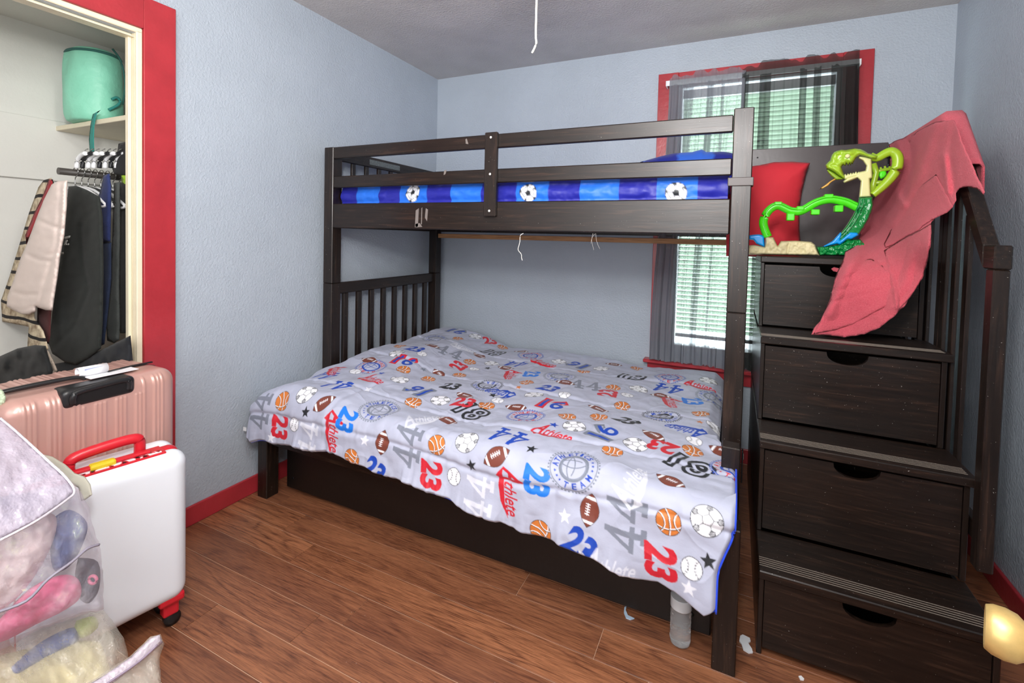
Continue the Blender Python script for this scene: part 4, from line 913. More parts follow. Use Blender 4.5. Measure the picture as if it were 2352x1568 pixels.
tpl('head', [(1005, 320), (1035, 285), (1062, 262), (1072, 225), (1086, 190), (1115, 158), (1150, 142), (1205, 128), (1260, 132), (1310, 122), (1372, 112), (1440, 120), (1495, 145), (1535, 172), (1620, 190), (1655, 205), (1640, 250), (1580, 240), (1500, 214), (1430, 200), (1385, 232), (1352, 285), (1345, 312), (1330, 296), (1318, 328), (1303, 298), (1288, 328), (1270, 300), (1255, 330), (1225, 318), (1205, 345), (1222, 400), (1256, 480), (1232, 492), (1180, 460), (1110, 408), (1020, 362)], lime, .036, 8, YT-.012, noise=[(.003, 7)],
    folds=[(tq([(1110, 175), (1200, 150), (1330, 170)]), .006, 4), (tq([(1050, 330), (1180, 330)]), -.004, 3)])
tpl('lower_jaw', [(1012, 362), (1060, 382), (1112, 410), (1180, 460), (1236, 492), (1200, 500), (1140, 506), (1080, 460), (1040, 415)], limed, .02, 3, YT-.01)
tpl('tooth_row', [(1240, 440), (1252, 425), (1270, 446), (1285, 412), (1300, 438), (1322, 404), (1335, 430), (1352, 400), (1365, 425), (1385, 390), (1400, 418), (1420, 390), (1440, 440), (1300, 482), (1240, 500)], crm, .010, 2, YT-.012)
ey = at(*tq([(1278, 208)])[0], 'y', YT-.05)
lathe('eye', [(.0085, 0), (.0085, .004), (.006, .007), (.002, .008)], crm, ty, ey, 16, Matrix.Rotation(R(90), 3, 'X'))
rg = [tuple(at(*tq([p])[0], 'y', YT+.0)) for p in smoothline([(1560, 200), (1640, 232), (1740, 180), (1820, 152), (1885, 190), (1905, 270), (1885, 370), (1830, 460), (1740, 560), (1650, 640), (1590, 690)], 4)]
tube('hood_rim', rg, [.014+.005*math.sin(math.pi*i/(len(rg)-1)) for i in range(len(rg))], lime, ty, 10)
tube('hood_bar', [tuple(at(*tq([p])[0], 'y', YT)) for p in ((1600, 420), (1700, 385), (1830, 362))], .007, limed, ty, 8)
tube('hood_bar', [tuple(at(*tq([p])[0], 'y', YT)) for p in ((1590, 545), (1680, 535), (1740, 545))], .009, limed, ty, 8)
tube('hood_bar', [tuple(at(*tq([p])[0], 'y', YT)) for p in ((1600, 300), (1640, 410), (1600, 560), (1600, 680))], .011, limed, ty, 8)
for x_, y_ in ((1690, 345), (1742, 330), (1800, 335)): tube('hood_spike', [tuple(at(*tq([p])[0], 'y', YT)) for p in ((x_+8, y_+40), (x_, y_))], [.006, .0035], limed, ty, 6)
tpl('track_lever', [(1680, 395), (1755, 388), (1768, 430), (1740, 470), (1690, 500), (1670, 450)], brt, .012, 3)
tpl('tongue', [(930, 622), (965, 590), (1010, 560), (1060, 520), (1120, 485), (1180, 468), (1190, 480), (1130, 502), (1075, 535), (1040, 575), (985, 606)], orm, .004, 3, YT-.02)
# ------------------------------------------------------------------ suitcases
def rbgrid(name, a, b, r, res, mat, parent, disp=None, xf=None):
    """rounded box from six dense patches; disp(p, n) returns a lift along n"""
    a = np.array(a, float); b = np.array(b, float); c = (a+b)/2; h = (b-a)/2; Vs = []; Fs = []; off = 0
    for ax in range(3):
        u, v = (ax+1) % 3, (ax+2) % 3; nu_ = max(6, int(2*h[u]/res)); nv_ = max(6, int(2*h[v]/res))
        gu = np.linspace(-1, 1, nu_)*h[u]; gv = np.linspace(-1, 1, nv_)*h[v]; Uu, Vv = np.meshgrid(gu, gv)
        for sg in (-1, 1):
            p = np.zeros(Uu.shape+(3,)); p[..., ax] = sg*h[ax]; p[..., u] = Uu; p[..., v] = Vv
            q = np.clip(p, -(h-r), h-r); d = p-q; d /= np.linalg.norm(d, axis=-1, keepdims=True)+1e-12; w = q+d*r+c
            if disp is not None: w = w+d*disp(w, d)[..., None]
            i = np.arange(nu_*nv_).reshape(nv_, nu_)+off; f = np.stack([i[:-1, :-1], i[:-1, 1:], i[1:, 1:], i[1:, :-1]], -1).reshape(-1, 4)
            Fs.append(f if sg > 0 else f[:, ::-1]); Vs.append(w.reshape(-1, 3)); off += nu_*nv_
    Vs = np.concatenate(Vs)
    if xf is not None: Vs = xf(Vs)
    me = bpy.data.meshes.new(name); me.from_pydata(Vs.tolist(), [], np.concatenate(Fs).tolist()); me.update()
    bm = bmesh.new(); bm.from_mesh(me); bmesh.ops.remove_doubles(bm, verts=bm.verts, dist=.0003); bmesh.ops.recalc_face_normals(bm, faces=bm.faces); bm.to_mesh(me); bm.free()
    return link(name, me, mat, parent, True)
RS = simple('rose_gold_shell', (198, 156, 146), .30, .2); blackp = simple('black_soft_plastic', (30, 31, 33), .35)
RX0, RX1, RY0, RY1, RZ1 = .035, .322, -2.478, -2.032, .775
rs = empty('suitcase', (.17, -2.27, 0), 'large ribbed rose gold hard-shell suitcase by the closet', 'suitcase')
def ribs(w, n):
    y = w[..., 1]; g = (y-RY0-.035)/.054; fr = (g-np.floor(g))*.054; s = 0
    for c0 in (.012, .0235, .035): s = s+np.exp(-((fr-c0)/.0030)**2)
    inside = sstep(.028, .040, y-RY0)*sstep(.028, .040, RY1-y)
    front = sstep(.5, .9, n[..., 0])*sstep(.12, .2, w[..., 2])*(1-sstep(.71, .74, w[..., 2])*(sstep(.10, .13, RY1-y)*sstep(.10, .13, y-RY0)*0+0))
    tray = (sstep(.168, .172, y-RY0)*sstep(.105, .109, RY1-y))*sstep(.718, .721, w[..., 2])
    topb = sstep(.6, .95, n[..., 2])*(1-sstep(.14, .15, w[..., 0]-RX0+.0))
    return .0048*s*inside*np.clip(front*(1-tray)+topb*.8, 0, 1)
rbgrid('shell', (RX0, RY0, .05), (RX1, RY1, RZ1), .045, .0036, RS, rs, ribs)
tube('zip_seam', [(RX0+.165, RY0-.001, .12), (RX0+.165, RY0-.001, RZ1-.045), (RX0+.165, RY0+.012, RZ1-.013), (RX0+.165, RY0+.045, RZ1+.0005), (RX0+.165, RY1-.045, RZ1+.0005), (RX0+.165, RY1-.012, RZ1-.013), (RX0+.165, RY1+.001, RZ1-.045), (RX0+.165, RY1+.001, .12)], .004, blackp, rs, 8)
ty0, ty1 = at(140, 900, 'x', RX1)[1]-.0, at(311, 870, 'x', RX1)[1]
tray = rbgrid('handle_tray', (RX1-.070, ty0, .722), (RX1+.006, ty1, RZ1+.004), .016, .006, blackp, rs)
box('handle_recess', (RX1+.0062, ty0+.022, .732), (RX1+.0075, ty1-.022, .768), simple('black_recess', (12, 12, 13), .5), tray, .0005)
tube('pull_handle', smoothline([(RX1+.006, ty0+.025, .738), (RX1+.010, ty0+.024, .756), (RX1+.008, ty0+.04, RZ1-.006), (RX1+.006, ty1-.04, RZ1-.002), (RX1+.006, ty1-.022, .762), (RX1+.004, ty1-.022, .740)], 5), .0085, blackp, tray, 10)
cx1, cy1_ = RX0+.205, -2.33
tube('carry_handle', smoothline([(RX0+.185, -2.455, RZ1+.003), (RX0+.19, -2.44, RZ1+.012), (RX0+.195, -2.36, RZ1+.015), (RX0+.198, -2.28, RZ1+.012), (RX0+.20, -2.26, RZ1+.003)], 5), .010, blackp, rs, 10, flat=.6)
for xx in (RX0+.05, RX1-.05):
    for yy in (RY0+.06, RY1-.06):
        w_h = box('wheel_fork', (xx-.02, yy-.02, .034), (xx+.02, yy+.02, .07), blackp, rs, .004)
        lathe('wheel', [(.010, -.011), (.026, -.008), (.026, .008), (.010, .011)], blackp, rs, (xx, yy, .027), 18, Matrix.Rotation(R(90), 3, 'X'))
tg = empty('luggage_tag', (.22, -2.22, RZ1), 'white paper airline tag looped round the rose suitcase handle', 'luggage tag')
pap = simple('white_paper', (240, 240, 244), .5)
bm = bmesh.new(); N_ = 20; gg_ = []
for i in range(N_+1):
    a = -math.pi*.55+i/N_*math.pi*1.75; gg_.append([bm.verts.new((.225+.014*math.cos(a)+k*.004, -2.275+k*.075, RZ1+.024+.014*math.sin(a))) for k in range(2)])
for i in range(N_): bm.faces.new((gg_[i][0], gg_[i+1][0], gg_[i+1][1], gg_[i][1]))
lp = bmobj('tag_loop', bm, pap, tg, True); mo = lp.modifiers.new('s', 'SOLIDIFY'); mo.thickness = .0008
box('tag_end', (.225, -2.262, RZ1+.008), (.275, -2.13, RZ1+.0092), pap, tg, .0003)
box('printed_block', (.2385, -2.262, RZ1+.0262), (.2395, -2.215, RZ1+.034), simple('tag_print', (150, 160, 200), .5), tg, 0)
tube('strap_end', [(.235, -2.20, RZ1+.010), (.22, -2.12, RZ1+.010), (.215, -2.06, RZ1+.008)], .007, blackp, rs, 8, flat=.4)
# white cabin case
wc = empty('suitcase', (.4, -2.25, 0), 'small white hard-shell cabin suitcase with red handle and wheels', 'suitcase')
A0 = at(285, 1445, 'z', .09); B0 = at(425, 1372, 'z', .09); hh = (B0-A0)/np.linalg.norm(B0-A0); nn = np.array([hh[1], -hh[0], 0])
Rt = B0+hh*.014
def Upl(px, py, p0, n): d = ray(px, py); return CAM+d*(np.dot(np.array(p0)-CAM, n)/np.dot(d, n))
WZT = float(Upl(372, 1054, Rt, nn)[2])+.004
def wxf(V): V = np.asarray(V, float); return Rt[None, :]*np.array([1, 1, 0])+V[:, 0:1]*nn[None]+V[:, 1:2]*hh[None]+V[:, 2:3]*np.array([[0, 0, 1.]])
wp = lambda x, y, z: tuple(wxf(np.array([[x, y, z]]))[0])
WW = .385; redp = plastic('red_gloss_plastic', (206, 34, 48), .3); wsh = simple('white_gloss_shell', (232, 238, 246), .28)
rbgrid('front_shell', (-.062, -WW, .088), (0, 0, WZT), .042, .008, wsh, wc, None, wxf)
rbgrid('rear_shell', (-.160, -WW, .088), (-.098, 0, WZT), .042, .008, wsh, wc, None, wxf)
rbgrid('zip_band', (-.100, -WW+.003, .092), (-.060, -.003, WZT-.002), .030, .008, redp, wc, None, wxf)
def wbox(name, a, b, mat, bev=.003, parent=wc):
    bm = bmesh.new(); vs = add_box(bm, a, b, bev, seg=2)
    for v in bm.verts: v.co = Vector(wp(*v.co))
    return bmobj(name, bm, mat, parent)
kp = NT('red_white_print'); v = kp.coords((1, 1, 1)); n1 = kp.noise(v, 60, 1)
kp.set(Base_Color=kp.ramp(n1, [(.47, srgb((240, 240, 244))), (.52, srgb((240, 240, 244))), (.56, srgb((210, 40, 50))), (.66, srgb((40, 30, 32)))]), Roughness=.4)
wbox('top_trim', (-.095, -WW+.06, WZT-.003), (-.030, -.055, WZT+.003), redp, .001)
wbox('printed_strip', (-.052, -WW+.07, WZT+.003), (-.036, -.065, WZT+.0055), kp.m, .0005)
hb_ = tube('pull_handle', [wp(x, y, z) for x, y, z in smoothline([(-.085, -.272, WZT), (-.085, -.272, WZT+.026), (-.085, -.255, WZT+.042), (-.085, -.18, WZT+.050), (-.085, -.122, WZT+.050), (-.085, -.108, WZT+.036), (-.085, -.108, WZT)], 5)], .015, redp, wc, 12)
wbox('carry_handle', (-.064, -.30, WZT+.006), (-.044, -.09, WZT+.016), redp, .004)
wbox('grip_sleeve', (-.067, -.235, WZT+.003), (-.040, -.175, WZT+.020), plastic('yellow_rubber', (226, 200, 40), .5), .006)
for xx, yy in ((-.040, -.045), (-.122, -.045), (-.040, -WW+.045), (-.122, -WW+.045)):
    wbox('corner_guard', (xx-.030, yy-.034, .080), (xx+.030, yy+.036, .108), redp, .008)
    fk = wbox('wheel_fork', (xx-.017, yy-.020, .038), (xx+.017, yy+.024, .081), redp, .006)
    lathe('wheel', [(.008, -.012), (.023, -.010), (.023, .010), (.008, .012)], blackp, wc, wp(xx, yy+.008, .0235), 18, Matrix.Rotation(math.atan2(hh[1], hh[0]), 3, 'Z')@Matrix.Rotation(R(90), 3, 'X'))
# ------------------------------------------------------------------ storage bags
F1 = film('clear_vinyl', (236, 230, 242), .27, .14, iri=True); F2 = film('milky_vinyl', (236, 230, 216), .32, .2)
def bag(name, outline, ctrl, mat, label, th, bk, group=None, **kw):
    o = sheet(name, outline, field(ctrl), mat, None, th, kw.pop('edge', 60), 9, back=bk, zmin=.004, **kw); return prop(o, label, 'storage bag', group)
up_c = [(0, 965, 1.18), (-60, 1000, 1.10), (215, 1130, 1.20), (0, 1240, 1.02), (235, 1300, 1.17), (238, 1405, 1.14), (100, 1440, 1.08), (0, 1495, 1.03), (-60, 1300, .98), (120, 1250, 1.08)]
upf = field(up_c)
ub = bag('storage_bag', [(-110, 930), (-40, 945), (0, 962), (40, 995), (90, 1040), (150, 1095), (180, 1120), (205, 1165), (214, 1205), (231, 1262), (237, 1330), (238, 1400), (200, 1410), (150, 1425), (90, 1445), (0, 1497), (-110, 1560)], up_c, F1,
         'large clear zipped vinyl bag of clothes in front of the rose suitcase', .035, .16, folds=[([(60, 1170), (150, 1300), (20, 1400)], .015, 25), ([(170, 1180), (160, 1330), (90, 1430)], -.012, 18), ([(205, 1260), (140, 1400)], .010, 14)], noise=[(.012, 50), (.004, 16)], wob=2)
fl_ = sheet('top_flap', [(-110, 920), (-30, 940), (0, 958), (45, 998), (110, 1058), (150, 1095), (171, 1128), (150, 1148), (90, 1190), (40, 1218), (0, 1238), (-110, 1290)], lambda X, Y: upf(X, Y)-.055, film('lilac_vinyl', (216, 208, 224), .52, .22), ub, .006, 14, 8, noise=[(.006, 40), (.002, 10)], follow=True)
tube('flap_piping', [tuple(CAM+ray(x, y)*(float(upf(np.array([x]), np.array([y]))[0])-.058)) for x, y in smoothline([(0, 960), (45, 998), (110, 1058), (150, 1095), (171, 1128), (150, 1150), (90, 1192), (40, 1220), (0, 1240)], 4)], .0028, film('vinyl_piping', (225, 220, 228), .8, .3), ub, 6)
tube('zip', [tuple(CAM+ray(x, y)*(float(upf(np.array([x]), np.array([y]))[0])-.040)) for x, y in smoothline([(-20, 1410), (60, 1380), (110, 1330), (165, 1290), (200, 1260), (228, 1250)], 4)], .003, simple('grey_zip', (150, 145, 160), .5), ub, 6)
def inner(name, out, col, label, dt, th=.035, cat='clothes', fz=upf, **kw):
    o = sheet(name, out, lambda X, Y: fz(X, Y)+dt, cloth(name+'_cloth', col), None, th, 30, 6, noise=[(.010, 30)], back=.03, smooth_outline=4, **kw); return prop(o, label, cat)
inner('folded_blanket', [(-100, 1215), (0, 1225), (90, 1180), (130, 1190), (115, 1260), (60, 1350), (0, 1400), (-100, 1430)], (232, 210, 208), 'cream blanket folded inside the upper clear bag', .03)
inner('denim_garment', [(120, 1190), (160, 1170), (200, 1200), (190, 1250), (160, 1300), (125, 1310), (115, 1260)], (70, 92, 146), 'blue garment bunched behind the film of the upper bag', .05)
inner('pink_garment', [(0, 1420), (70, 1350), (140, 1320), (180, 1330), (185, 1370), (150, 1400), (80, 1435), (0, 1475), (-80, 1480)], (232, 110, 150), 'pink quilted garment low in the upper clear bag', .03)
inner('navy_garment', [(-80, 1130), (0, 1140), (60, 1130), (110, 1140), (90, 1175), (30, 1200), (-80, 1215)], (70, 84, 146), 'dark blue knit under the lilac flap', .02)
inner('charcoal_garment', [(180, 1280), (225, 1290), (228, 1350), (205, 1385), (180, 1370), (172, 1320)], (70, 68, 78), 'charcoal item at the right side of the upper clear bag', .06)
pr = [tuple(CAM+ray(213+9*math.cos(a), 1331+9*math.sin(a))*1.165) for a in np.linspace(0, 2*math.pi, 14, endpoint=False)]
o = tube('plastic_ring', pr, .0035, plastic('pink_plastic', (226, 120, 150)), None, 8, True); prop(o, 'small pink plastic ring pressed against the clear bag', 'ring')
lo_c = [(0, 1500, 1.06), (240, 1405, 1.26), (285, 1470, 1.24), (0, 1600, 1.00), (290, 1600, 1.16), (120, 1500, 1.14)]
lof = field(lo_c)
lb = bag('storage_bag', [(-100, 1500), (0, 1475), (90, 1440), (190, 1405), (238, 1402), (262, 1430), (285, 1465), (300, 1530), (305, 1640), (-100, 1660)], lo_c, F2, 'milky vinyl bag of folded bedding at the bottom of the pile', .02, .13, noise=[(.010, 45), (.003, 14)], folds=[([(235, 1410), (262, 1480), (255, 1560)], .012, 10)], wob=2)
inner('folded_sheet', [(-90, 1530), (60, 1490), (200, 1470), (240, 1500), (240, 1640), (-90, 1650)], (232, 222, 176), 'pale yellow bedding folded in the milky bag', .04, fz=lof)
inner('blue_sheet', [(20, 1530), (100, 1470), (170, 1440), (180, 1470), (110, 1510), (40, 1550)], (80, 110, 184), 'strip of blue cloth at the top of the milky bag', .028, fz=lof)
inner('lime_sheet', [(175, 1425), (215, 1415), (225, 1440), (190, 1465), (170, 1450)], (196, 210, 120), 'lime green cloth at the top corner of the milky bag', .028, fz=lof)
z_c = [(160, 1590, 1.04), (372, 1455, 1.18), (375, 1480, 1.18), (360, 1640, 1.08)]
zf = field(z_c)
zb = bag('storage_bag', [(120, 1640), (160, 1592), (230, 1550), (300, 1505), (345, 1462), (368, 1455), (378, 1478), (366, 1512), (370, 1560), (360, 1650)], z_c, F2, 'empty-cornered clear bag with a raised zip nearest the camera', .012, .05, noise=[(.006, 30)], edge=30, wob=1)
sheet('zip_band', [(170, 1590), (240, 1550), (300, 1508), (345, 1466), (366, 1457), (374, 1476), (330, 1515), (270, 1560), (215, 1600)], lambda X, Y: zf(X, Y)-.016, film('vinyl_zip_band', (222, 212, 224), .75, .3), zb, .004, 8, 6, noise=[(.003, 20)], follow=True)
tube('zip', [tuple(CAM+ray(x, y)*(float(zf(np.array([x]), np.array([y]))[0])-.023)) for x, y in smoothline([(200, 1598), (260, 1560), (320, 1518), (362, 1480)], 4)], .0022, simple('lilac_zip', (160, 145, 165), .5), zb, 6)
# strap and fuzzy item
web = NT('beige_webbing'); _v = web.coords((1, 1, 1)); _w = web.add('ShaderNodeTexChecker'); _w.inputs['Scale'].default_value = 420; web.l(_v, _w.inputs[0])
web.set(Base_Color=srgb((196, 194, 178)), Roughness=.8, Normal=web.bump(_w.outputs[1], .001))
sf = field([(60, 1050, 1.34), (100, 1048, 1.32), (170, 1085, 1.25), (208, 1140, 1.22), (190, 1145, 1.22), (215, 1090, 1.25)])
o = sheet('webbing_strap', [(70, 1050), (95, 1042), (120, 1048), (150, 1066), (172, 1086), (195, 1094), (208, 1112), (212, 1136), (195, 1148), (186, 1150), (180, 1120), (160, 1110), (130, 1085), (100, 1068)], sf, web.m, None, .005, 6, 4, noise=[(.002, 20)], follow=True)
prop(o, 'beige webbing strap curling over the clear bag beside the white suitcase', 'strap')
o = sheet('plush_item', [(-40, 885), (-5, 888), (8, 898), (14, 912), (12, 926), (2, 936), (-20, 940), (-45, 930)], field([(0, 900, 1.30), (0, 930, 1.30), (-30, 910, 1.30)]), simple('pale_green_fleece', (196, 214, 184), .95, 0, .003, 300), None, .02, 14, 3, noise=[(.004, 6)])
prop(o, 'pale green fleecy thing at the left end of the rose suitcase', 'plush')
# ------------------------------------------------------------------ closet contents
sh = box('closet_shelf', (XB+.002, -1.972, 1.672), (-.12, -1.702, 1.692), M['cream'], None, .002); prop(sh, 'cream painted corner shelf high in the closet', 'shelf')
o = tube('closet_rod', [(-.40, -2.075, 1.47), (-.40, -1.702, 1.47)], .014, simple('dark_rod', (70, 66, 62), .4), None, 14); prop(o, 'closet rod carrying the hangers', 'rod')
mint = NT('mint_nylon'); _v = mint.coords(); mint.set(Base_Color=mint.ramp(mint.noise(_v, 5, 2), [(.3, srgb((122, 196, 168))), (.7, srgb((142, 214, 186)))]), Roughness=.5, Normal=mint.bump(mint.noise(_v, 22, 3), .006))
mb = empty('stuff_sack', (-.4, -1.9, 1.692), 'mint green round nylon bag on the closet shelf', 'bag')
bc = at(207, 262, 'z', 1.695); cxb, cyb = -.47, float(at(208, 260, 'x', -.47)[1])
prof = [(.0, 0), (.085, .0), (.105, .012), (.112, .05), (.112, .16), (.108, .235), (.095, .262), (.05, .272), (0, .274)]
bm = bmesh.new(); rings = []; nn_ = 48
for r_, z_ in smoothline(prof, 4):
    ring = []
    for k in range(nn_):
        a = 2*math.pi*k/nn_; rr = max(r_, .0005)*(1+.05*float(vnoise(np.array([math.cos(a)*2]), np.array([math.sin(a)*2+z_*9]))[0])); ring.append(bm.verts.new((cxb+rr*math.cos(a)*1.02, cyb+.012+rr*math.sin(a)*.84, 1.694+z_*1.14)))
    rings.append(ring)
for A_, B_ in zip(rings, rings[1:]):
    for k in range(nn_): bm.faces.new((A_[k], A_[(k+1) % nn_], B_[(k+1) % nn_], B_[k]))
bm.faces.new(rings[0][::-1]); bm.faces.new(rings[-1]); bmobj('body', bm, mint.m, mb, True)
teal = cloth('teal_webbing', (42, 132, 122)); dteal = cloth('dark_teal_trim', (40, 92, 84))
tube('top_piping', [(cxb+.104*math.cos(a)*1.02, cyb+.012+.104*math.sin(a)*.84, 1.694+.285) for a in np.linspace(0, 2*math.pi, 40, endpoint=False)], .006, dteal, mb, 6, True)
sheet('hanging_strap', [(213, 262), (226, 255), (232, 252), (222, 262), (217, 290), (216, 320), (217, 349), (206, 348), (204, 320), (208, 285)], plane('y', -1.980), teal, mb, .002, 3, 3)
tube('side_strap', [tuple(at(x, y, 'x', -.345)) for x, y in smoothline([(257, 228), (268, 224), (276, 232), (270, 242), (250, 252)], 4)], .006, teal, mb, 6)
tube('side_piping', [tuple(at(x, y, 'x', -.36)) for x, y in smoothline([(258, 112), (275, 135), (284, 165), (287, 200), (282, 240)], 4)], .004, dteal, mb, 6)
def hanger(y, col, label=None, x0=-.60, x1=-.20, zt=1.49, z=1.40, name='clothes_hanger', parent=None):
    e = bpy.data.objects.new(name, None) ; return None
hm = {'w': M['white'], 'k': blackp, 'g': plastic('lime_hanger_plastic', (170, 214, 30), .3)}
def hang(y, c, label, zc=1.47, drop=.0):
    e = empty('clothes_hanger', (-.40, y, zc), label, 'hanger', 'hangers on the closet rod')
    hk = smoothline([(-.40, y, zc-.05-drop), (-.40, y, zc-.022), (-.378, y, zc-.006), (-.380, y, zc+.014), (-.40, y, zc+.022), (-.422, y, zc+.008)], 4)
    tube('hook', hk, .0022, M['metal'], e, 6)
    z = zc-.055-drop
    tube('arm', smoothline([(-.40, y, z), (-.30, y, z-.018), (-.19, y, z-.065), (-.185, y, z-.085), (-.40, y, z-.082), (-.60, y, z-.085), (-.615, y, z-.065), (-.50, y, z-.018), (-.40, y, z)], 3), .0055, hm[c], e, 7)
    return e
ORD = ['first', 'second', 'third', 'fourth', 'fifth', 'sixth', 'seventh', 'eighth']
cols = 'wwkwkwwkwwkk'
desc = {'w': 'white plastic hanger packed on the closet rod', 'k': 'black plastic hanger packed on the closet rod'}
for i, c in enumerate(cols): 
    e = hang(-2.02+i*.022, c, {'w': 'white', 'k': 'black'}[c]+' plastic hanger on the closet rod, '+ORD[cols[:i].count(c)]+' '+{'w': 'white', 'k': 'black'}[c]+' one from the left'); e['group'] = 'white hangers on the closet rod' if c == 'w' else 'black hangers on the closet rod'
def garment(name, out, y, col, label, th=.028, cat='garment', mat=None, sm=0, **kw):
    kw.setdefault('noise', [(.006, 30), (.0015, 9)])
    o = sheet(name, out, plane('y', y), mat or cloth(name+'_cloth', col, .9, .001, 300, .12), None, th, 14, 5, smooth_outline=sm, **kw); return prop(o, label, cat)
pl = NT('plaid_wool'); _v = pl.coords(); _b = pl.noise(_v, 26, 3, .6); _wv = pl.add('ShaderNodeTexWave'); _wv.bands_direction = 'Z'; _wv.inputs['Scale'].default_value = 5.2; _wv.inputs['Distortion'].default_value = 1.5; pl.l(_v, _wv.inputs[0])
pl.set(Base_Color=pl.mix(pl.ramp(_wv.outputs[1], [(.86, (0, 0, 0)), (.92, (1, 1, 1))]), pl.ramp(_b, [(.35, srgb((150, 128, 104))), (.6, srgb((214, 200, 172)))]), srgb((30, 26, 26))), Roughness=.95, Normal=pl.bump(_b, .003))
garment('plaid_coat', [(100, 414), (118, 408), (130, 430), (110, 520), (75, 640), (80, 730), (100, 760), (112, 800), (85, 830), (60, 835), (66, 750), (35, 744), (5, 738), (2, 690), (20, 640), (45, 560), (66, 490), (88, 430)], -2.150, None, 'beige and black plaid wool coat at the far left of the rod', .018, 'coat', pl.m)
garment('red_shirt', [(112, 412), (122, 412), (118, 440), (90, 500), (66, 545), (62, 570), (58, 540), (78, 490), (98, 450)], -2.162, (150, 34, 42), 'strip of red shirt between the plaid coat and cream jacket', .008, 'shirt')
garment('burgundy_top', [(86, 700), (118, 700), (116, 770), (112, 790), (84, 782)], -2.130, (78, 34, 34), 'burgundy fleece hem below the cream jacket', .012, 'top')
jk = cloth('cream_puffer_nylon', (222, 206, 198), .55, .0004, 60, .03)
jf = [([(88, 505), (120, 520), (150, 528)], -.014, 4), ([(62, 585), (90, 597), (115, 600)], -.014, 4), ([(30, 668), (55, 678), (82, 676)], -.014, 4), ([(16, 704), (50, 712), (75, 706)], -.010, 3), ([(140, 420), (130, 560), (105, 640), (84, 720)], -.014, 5), ([(112, 585), (135, 578)], -.008, 4)]
garment('puffer_jacket', [(118, 424), (132, 416), (155, 414), (154, 470), (148, 540), (138, 590), (132, 640), (124, 690), (121, 713), (105, 712), (84, 705), (82, 716), (68, 722), (52, 722), (30, 712), (15, 703), (17, 680), (32, 640), (48, 590), (62, 560), (84, 500), (100, 460)], -2.182, None, 'cream quilted puffer jacket hanging second from the left', .034, 'jacket', jk, folds=jf)
hd = cloth('charcoal_fleece', (28, 33, 30)); 
hz = garment('black_hoodie', [(157, 428), (175, 426), (200, 436), (230, 452), (236, 500), (238, 620), (236, 740), (232, 800), (205, 822), (175, 838), (150, 832), (120, 812), (112, 790), (120, 720), (135, 620), (148, 530)], -2.075, None, 'black zip hoodie in the middle of the closet rod', .030, 'hoodie', hd, folds=[([(185, 520), (190, 600), (200, 650)], -.012, 5), ([(205, 660), (170, 750), (120, 800)], -.010, 5)])
wl = simple('white_print', (200, 200, 196), .6)
for q in ([(145, 545), (163, 540), (160, 546), (150, 550)], [(150, 552), (158, 548), (152, 560), (160, 558), (158, 563), (146, 563)], [(139, 580), (147, 578), (146, 584), (138, 584)]):
    sheet('chest_print', q, plane('y', -2.106), wl, hz, .0012, 2, 2)
garment('navy_polo', [(238, 402), (252, 398), (256, 430), (254, 555), (240, 556), (211, 556), (216, 500), (224, 460), (232, 430)], -2.01, (36, 48, 96), 'navy blue short-sleeved shirt right of the black hoodie', .022, 'shirt')
nj = garment('navy_track_jacket', [(226, 556), (256, 556), (256, 640), (248, 720), (240, 790), (222, 800), (206, 780), (216, 720), (226, 650)], -2.00, (34, 46, 74), 'navy sports top with a white stripe under the blue shirt', .020, 'sports top')
sheet('white_stripe', [(234, 604), (237, 604), (233, 664), (229, 664)], plane('y', -2.026), wl, nj, .0015, 1.5, 2)
for yy_ in (603, 610): sheet('sleeve_stripe', [(221, yy_), (228, yy_), (228, yy_+4), (221, yy_+4)], plane('y', -2.026), wl, nj, .0015, 1.5, 2)
garment('grey_sweatshirt', [(262, 420), (276, 418), (276, 520), (274, 660), (276, 740), (274, 780), (262, 788), (246, 782), (244, 752), (240, 745), (252, 650), (258, 540)], -1.975, (70, 74, 72), 'dark grey sweatshirt near the right end of the rod', .022, 'sweatshirt')
garment('black_coat', [(276, 418), (300, 425), (306, 500), (308, 740), (290, 765), (276, 765), (272, 740), (274, 600)], -1.93, (42, 42, 44), 'black coat at the right end of the closet rod', .026, 'coat')
garment('lime_hanger_tip', [(278, 402), (292, 400), (300, 402), (300, 428), (288, 428), (279, 418)], -1.93, None, 'lime green hanger end at the right of the rod', .008, 'hanger', hm['g'])
garment('black_trousers', [(272, 330), (290, 325), (302, 332), (304, 405), (262, 400), (258, 388), (268, 360)], -1.93, (26, 26, 28), 'black trousers folded over a hanger at top right of closet', .02, 'trousers')
for i in range(8):
    c = 'wkwwkwkw'[i]; x_ = 182+i*13; e = empty('clothes_hanger', (-.4, -1.99+i*.018, 1.5), {'w': 'white', 'k': 'black'}[c]+' hanger in the higher bunch in the closet, '+ORD[i]+' from the left', 'hanger', {'w': 'white hangers in the upper bunch', 'k': 'black hangers in the upper bunch'}[c])
    tube('shoulder', [tuple(at(xx, yy, 'y', -2.03+i*.014)) for xx, yy in smoothline([(x_-6, 386), (x_-4, 368), (x_+4, 357), (x_+14, 352)], 4)], .0085, hm[c], e, 8)
    tube('hook', [tuple(at(xx, yy, 'y', -2.03+i*.014)) for xx, yy in smoothline([(x_+10, 356), (x_+14, 345), (x_+20, 342)], 3)], .002, M['metal'], e, 6)
o = sheet('clothes_heap', [(-40, 850), (-5, 820), (40, 800), (80, 792), (105, 794), (112, 820), (122, 850), (110, 900), (-40, 930)], plane('y', -2.23), cloth('black_fabric', (16, 19, 20)), None, .06, 26, 6, noise=[(.020, 30), (.006, 10)]); prop(o, 'heap of black clothes behind the rose suitcase', 'clothes')
